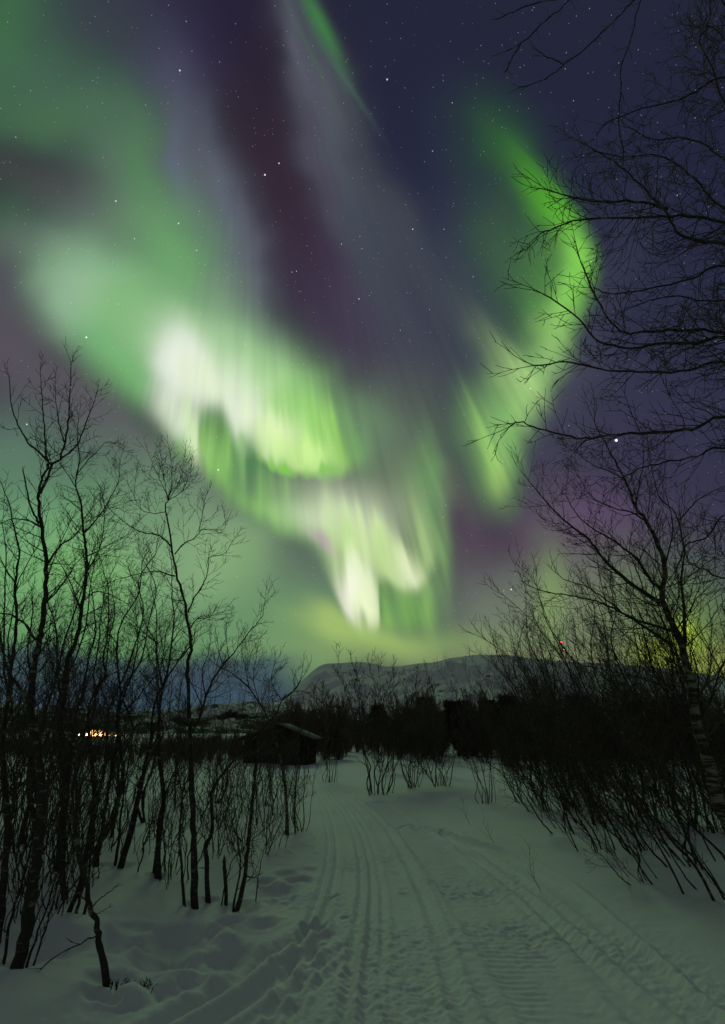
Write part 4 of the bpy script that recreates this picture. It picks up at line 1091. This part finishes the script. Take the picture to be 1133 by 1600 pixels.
for px, top, y, v, s, label in [
    (665, 1092, 44, 1, 1.0, "dark pine leftmost of the row of pine crowns below the mountain"),
    (712, 1097, 42, 2, 1.0, "broad round-topped dark pine, second in the row below the mountain"),
    (762, 1096, 43, 1, 1.0, "narrow dark pine, third in the row below the mountain"),
    (792, 1088, 40, 0, 1.15, "tallest dark pine, right end of the row below the mountain"),
    (640, 1110, 50, 0, 1.0, "low dark pine half sunk in the wood, left of the pine row"),
    (447, 1132, 48, 2, .8, "round dark pine rising over the cabin roof"),
    (590, 1103, 52, 1, 1.0, "dark pine above the shrub at the trail's bend"),
    (905, 1090, 38, 2, 1.1, "broad dark pine hidden in the right thicket"),
    (990, 1100, 36, 0, 1.1, "dark pine behind the thicket, near the white birch"),
    (850, 1106, 46, 0, 1.0, "dark pine just right of the tallest one in the row")]:
    P = at_depth(px, top, y)
    z0 = hz(P.x, P.y); s = (P.z - z0) / 3.6
    root = empty("pine_tree", (P.x, P.y, z0), (0, 0, rs.uniform(0, 6))); root.scale = (s * 1.05, s * 1.05, s)
    for me, nm in zip(PINES[v], ("trunk", "crown")):
        c = bpy.data.objects.new(nm, me); col.objects.link(c); c.parent = root
    tag(root, label, "pine tree", "dark pines above the wood")

# ------------------------------------------------------------------ boxes etc.
def box_arrays(x0, x1, y0, y1, z0, z1):
    V = [(x0, y0, z0), (x1, y0, z0), (x1, y1, z0), (x0, y1, z0), (x0, y0, z1), (x1, y0, z1), (x1, y1, z1), (x0, y1, z1)]
    F = [(0, 3, 2, 1), (4, 5, 6, 7), (0, 1, 5, 4), (1, 2, 6, 5), (2, 3, 7, 6), (3, 0, 4, 7)]
    return V, F
def boxes(name, bs, mat, parent=None):
    V, F = [], []
    for b in bs:
        v, f = box_arrays(*b); F += [tuple(i + len(V) for i in q) for q in f]; V += v
    return mesh_obj(name, V, F, mat, parent, smooth=False)
MAT_WOOD = flat_mat("dark_timber", (.030, .020, .014), .85, .2, var=.5, scale=3, bump=.5)
MAT_TRIM = flat_mat("weathered_trim", (.055, .048, .04), .8, .2, var=.3)
MAT_ROOFSNOW = flat_mat("roof_snow", (.20, .21, .22), .9, .1, var=.05)
MAT_ROOF = flat_mat("roof_felt", (.03, .03, .03), .9, .1)
MAT_GLASS = flat_mat("dark_window_glass", (.02, .02, .025), .15, .5)
MAT_STEEL = flat_mat("galvanised_steel", (.18, .18, .19), .5, .5, .6)
def emit_mat(name, c, k):
    m, nt, b = mat_new(name)
    b.inputs["Base Color"].default_value = (*c, 1)
    b.inputs["Emission Color"].default_value = (*c, 1); b.inputs["Emission Strength"].default_value = k
    m.cycles.emission_sampling = 'NONE'
    return m

# cabin
cab_r = at_depth(484, 1200, 32.0)
cx1, cy = cab_r.x, 32.0
cw, cdp, wallh = 3.4, 3.0, 1.3
cz = hz(cx1 - cw / 2, cy) - .15
cab = empty("cabin", (cx1 - cw / 2, cy + cdp / 2, cz), (0, 0, R(-4)))
tag(cab, "low dark timber cabin with a shallow gable roof behind the left birches", "cabin")
hx = cw / 2
logs = [(-hx, hx, -cdp / 2 + .012 * (k % 2), cdp / 2, k * .17 + .002, k * .17 + .165) for k in range(int(wallh / .17) + 1)]
wtop = len(logs) * .17
wl = boxes("wall", logs, MAT_WOOD, cab)
rise = .62
gb = mesh_obj("gable", [(-hx + .01, -cdp / 2 + .03, wtop), (hx - .01, -cdp / 2 + .03, wtop), (.1, -cdp / 2 + .03, wtop + rise), (-hx + .01, cdp / 2 - .03, wtop), (hx - .01, cdp / 2 - .03, wtop), (.1, cdp / 2 - .03, wtop + rise)],
              [(0, 1, 2, 2), (4, 3, 5, 5), (1, 4, 5, 2), (3, 0, 2, 5), (0, 3, 4, 1)][:0] or [(0, 1, 4, 3), (1, 4, 5, 2), (3, 0, 2, 5)], MAT_WOOD, cab, smooth=False)
tri = mesh_obj("gable", [(-hx + .01, -cdp / 2 + .02, wtop), (hx - .01, -cdp / 2 + .02, wtop), (.1, -cdp / 2 + .02, wtop + rise)], [(0, 1, 2)], MAT_WOOD, cab, smooth=False)
def slab(name, xa, za, xb, zb, th, y0, y1, mat):
    V = [(xa, y0, za), (xb, y0, zb), (xb, y0, zb + th), (xa, y0, za + th), (xa, y1, za), (xb, y1, zb), (xb, y1, zb + th), (xa, y1, za + th)]
    F = [(0, 1, 2, 3), (5, 4, 7, 6), (3, 2, 6, 7), (1, 0, 4, 5), (0, 3, 7, 4), (1, 5, 6, 2)]
    return mesh_obj(name, V, F, mat, cab, smooth=False)
k = rise / hx
slab("roof", -hx - .35, wtop - .35 * k + .02, .1, wtop + rise + .02, .07, -cdp / 2 - .3, cdp / 2 + .3, MAT_ROOF)
slab("roof", hx + .35, wtop - .35 * k + .02, .1, wtop + rise + .02, .07, -cdp / 2 - .3, cdp / 2 + .3, MAT_ROOF)
slab("roof_snow", -hx - .33, wtop - .35 * k + .10, .1, wtop + rise + .10, .05, -cdp / 2 - .27, cdp / 2 + .27, MAT_ROOFSNOW)
slab("roof_snow", hx + .33, wtop - .35 * k + .10, .1, wtop + rise + .10, .05, -cdp / 2 - .27, cdp / 2 + .27, MAT_ROOFSNOW)
boxes("corner_board", [(hx - .02, hx + .06, -cdp / 2 - .05, -cdp / 2 + .06, .02, wtop)], MAT_TRIM, cab)
wn = boxes("window", [(-.9, -.2, -cdp / 2 - .05, -cdp / 2 - .005, .5, 1.05)], MAT_TRIM, cab)
boxes("pane", [(-.84, -.26, -cdp / 2 - .06, -cdp / 2 - .045, .56, .99)], MAT_GLASS, wn)
dr = boxes("door", [(.5, 1.2, -cdp / 2 - .05, -cdp / 2 - .005, .04, 1.35)], MAT_TRIM, cab)
boxes("handle", [(1.1, 1.15, -cdp / 2 - .09, -cdp / 2 - .05, .6, .72)], MAT_STEEL, dr)

# ------------------------------------------------------------------ telecom mast with red lamps
MY = 620.0
top = at_depth(877.5, 1003, MY); low_ = at_depth(879, 1012, MY)
mast = empty("telecom_mast", (top.x, MY, -1))
H = top.z + 1
T_ = Tubes()
for a in range(3):
    c, s = math.cos(a * 2.0944), math.sin(a * 2.0944)
    T_.add([Vector((c * 2.2, s * 2.2, 0)), Vector((c * .6, s * .6, H - 1))], [.10, .07], 5)
nb = 26
for i in range(nb):
    for a in range(3):
        t0, t1 = i / nb, (i + 1) / nb
        q0 = 2.2 - 1.6 * t0; q1 = 2.2 - 1.6 * t1
        A, B = a * 2.0944, (a + 1) * 2.0944
        T_.add([Vector((math.cos(A) * q0, math.sin(A) * q0, t0 * (H - 1))), Vector((math.cos(B) * q1, math.sin(B) * q1, t1 * (H - 1)))], [.045, .045], 3)
T_.build("lattice", MAT_STEEL, mast)
MAT_RED = emit_mat("red_beacon", (1.0, .03, .05), 14)
def ico(r, n=8):
    V, F = [], []
    for i in range(n + 1):
        for j in range(n):
            th = math.pi * i / n; ph = 2 * math.pi * j / n
            V.append((r * math.sin(th) * math.cos(ph), r * math.sin(th) * math.sin(ph), r * math.cos(th)))
    for i in range(n):
        for j in range(n):
            F.append((i * n + j, (i + 1) * n + j, (i + 1) * n + (j + 1) % n, i * n + (j + 1) % n))
    return V, F
for dx, z in ((-.2, H - .2), (.9, low_.z + 1), (-1.2, low_.z + 3.2), (1.2, low_.z - 1.0)):
    V, F = ico(.8 if z > H - 1 or dx == .9 else .45)
    o = mesh_obj("beacon", V, F, MAT_RED, mast); o.location = (dx, -1.2, z)
tag(mast, "lattice mast carrying red warning lamps above the right thicket", "mast")

# ------------------------------------------------------------------ lit hamlet on the left
MAT_LAMP = emit_mat("sodium_lamp", (1.0, .45, .13), 9)
MAT_WALL = flat_mat("painted_boards", (.30, .12, .07), .8, .2, var=.2)
MAT_LITWIN = emit_mat("lit_window", (1.0, .6, .25), 6)
HY = 330.0
def lamp_post(px, py, y, label, power, h=6.5, group="street lamps of the hamlet"):
    P = at_depth(px, py, y)
    z0 = P.z - h
    root = empty("street_lamp", (P.x, y, z0))
    T_ = Tubes(); T_.add([Vector((0, 0, -1)), Vector((0, 0, h * .7)), Vector((0, 0, h)), Vector((0, -1.0, h + .25))], [.09, .07, .06, .05], 6)
    T_.build("pole", MAT_STEEL, root)
    boxes("lamp_head", [(-.25, .25, -1.6, -.9, h + .2, h + .4)], MAT_STEEL, root)
    V, F = ico(.5); o = mesh_obj("lamp_glass", V, F, MAT_LAMP, root); o.location = (0, -1.25, h - .1)
    ld = bpy.data.lights.new("lamp_light", 'POINT'); ld.energy = power; ld.color = (1.0, .42, .12); ld.shadow_soft_size = .5
    lo = bpy.data.objects.new("lamp_light", ld); lo.location = (0, -1.6, h - .7); lo.parent = root; col.objects.link(lo)
    tag(root, label, "street lamp", group)
for px, py, label, pw in [(126, 1147, "orange street lamp at the left end of the glowing snow slope", 20000), (138, 1146, "orange street lamp, second from the left on the glowing slope", 22000),
                          (152, 1143, "brightest orange street lamp on the crest of the glowing snow slope", 34000), (168, 1146, "orange street lamp right of the brightest one", 22000),
                          (183, 1149, "orange street lamp low on the right side of the glowing slope", 20000), (197, 1150, "isolated orange street lamp right of the glowing slope", 13000), (214, 1151, "outermost orange street lamp, farthest right of the hamlet", 12000)]:
    lamp_post(px, py, HY, label, pw)
def snow_mound():
    A = at_depth(118, 1160, HY + 14); B = at_depth(226, 1160, HY + 14)
    zt = at_depth(150, 1139, HY + 14).z; zb = at_depth(150, 1162, HY + 14).z - 2
    xs = np.linspace(A.x - 6, B.x + 6, 90); ys = np.linspace(-14, 26, 40)
    X, Y = np.meshgrid(xs, ys)
    c = (np.interp(X, [A.x - 6, A.x, A.x + 8, A.x + 13, A.x + 19, A.x + 27, B.x, B.x + 6], [0, .5, .78, 1, .85, .4, .35, 0]))
    Z = zb + (zt - zb) * c * sstep(-14, 0, Y) * (1 - sstep(10, 26, Y)) + .5 * pn(X * .4, Y * .4, 71)
    V = np.stack([X, Y + HY + 6, Z], -1).reshape(-1, 3)
    nr, nc = X.shape
    i = np.arange(nr - 1)[:, None] * nc + np.arange(nc - 1)[None, :]
    return V, np.stack([i, i + 1, i + nc + 1, i + nc], -1).reshape(-1, 4)
sm = mesh_obj("snow_slope", *snow_mound(), snow_material("slope_snow", .1, .2))
tag(sm, "snow slope lit orange by the lamps of the hamlet", None, None, "structure")
def house(px, y, w, label, rz=0.0):
    P = at_depth(px, 1156, y)
    root = empty("house", (P.x, y, P.z - 2.2), (0, 0, rz))
    boxes("wall", [(-w / 2, w / 2, -3, 3, -1, 3.0)], MAT_WALL, root)
    h2 = w / 2 + .5
    V = [(-h2, -3.5, 2.9), (h2, -3.5, 2.9), (h2, 3.5, 2.9), (-h2, 3.5, 2.9), (-h2, 0, 4.9), (h2, 0, 4.9)]
    mesh_obj("roof", V, [(0, 1, 5, 4), (2, 3, 4, 5), (0, 3, 2, 1)], MAT_ROOFSNOW, root, smooth=False)
    for i in range(3):
        xx = -w / 2 + w * (i + .5) / 3
        f = boxes("window", [(xx - .7, xx + .7, -3.08, -2.99, .8, 2.1)], MAT_TRIM, root)
        boxes("pane", [(xx - .58, xx + .58, -3.1, -3.07, .92, 1.98)], MAT_LITWIN, f)
    tag(root, label, "house", "houses of the hamlet")
house(14, 345, 9, "small house with lit windows, farthest left of the hamlet")
house(78, 342, 8, "small house with lit windows left of the glowing slope", .3)
house(205, 352, 9, "small house with lit windows right of the glowing slope", -.2)

# ------------------------------------------------------------------ grass tuft, twigs in the snow
rnd = random.Random(77)
g0 = ground_at(205, 1534)
T_ = Tubes()
for i in range(46):
    x = rnd.uniform(-.16, .17); y = rnd.gauss(0, .03)
    if i < 14: x = rnd.uniform(-.17, -.08)
    l = rnd.uniform(.03, .075); d = Vector((rnd.gauss(.15, .25), rnd.gauss(0, .2), 1)).normalized()
    z = hz(g0.x + x, g0.y + y) - hz(g0.x, g0.y)
    p = Vector((x, y, z - .02))
    T_.add([p, p + d * l * .6, p + (d + Vector((rnd.gauss(0, .2), 0, 0))).normalized() * l], [.004, .0032, .001], 4)
tuft = T_.build("grass_tuft", flat_mat("dead_grass", (.035, .028, .018), .9, .1, var=.4, scale=40))
tuft.location = (g0.x, g0.y, hz(g0.x, g0.y))
tag(tuft, "tuft of short dead grass poking through snow beside the crooked sapling", "grass tuft")
for k, (px, py, s, label) in enumerate([(845, 1386, .5, "small bare sprig poking from the open snow of the right bank"), (735, 1290, .45, "tiny sprig lying in the snow left of the right thicket"),
                                         (775, 1322, .4, "tiny bare sprig in the snow, just above the bright track ridge"), (262, 1392, .35, "tiny sprig in the snow beside the twin stemmed birch")]):
    g = ground_at(px, py); T_ = Tubes()
    grow(T_, Vector((0, 0, -.02)), Vector((-.5, .1, .8)).normalized(), s, .004, 2, random.Random(800 + k), rmin=.002, last=3)
    o = T_.build("sprig", MAT_TWIG); o.location = (g.x, g.y, hz(g.x, g.y)); tag(o, label, "sprig")
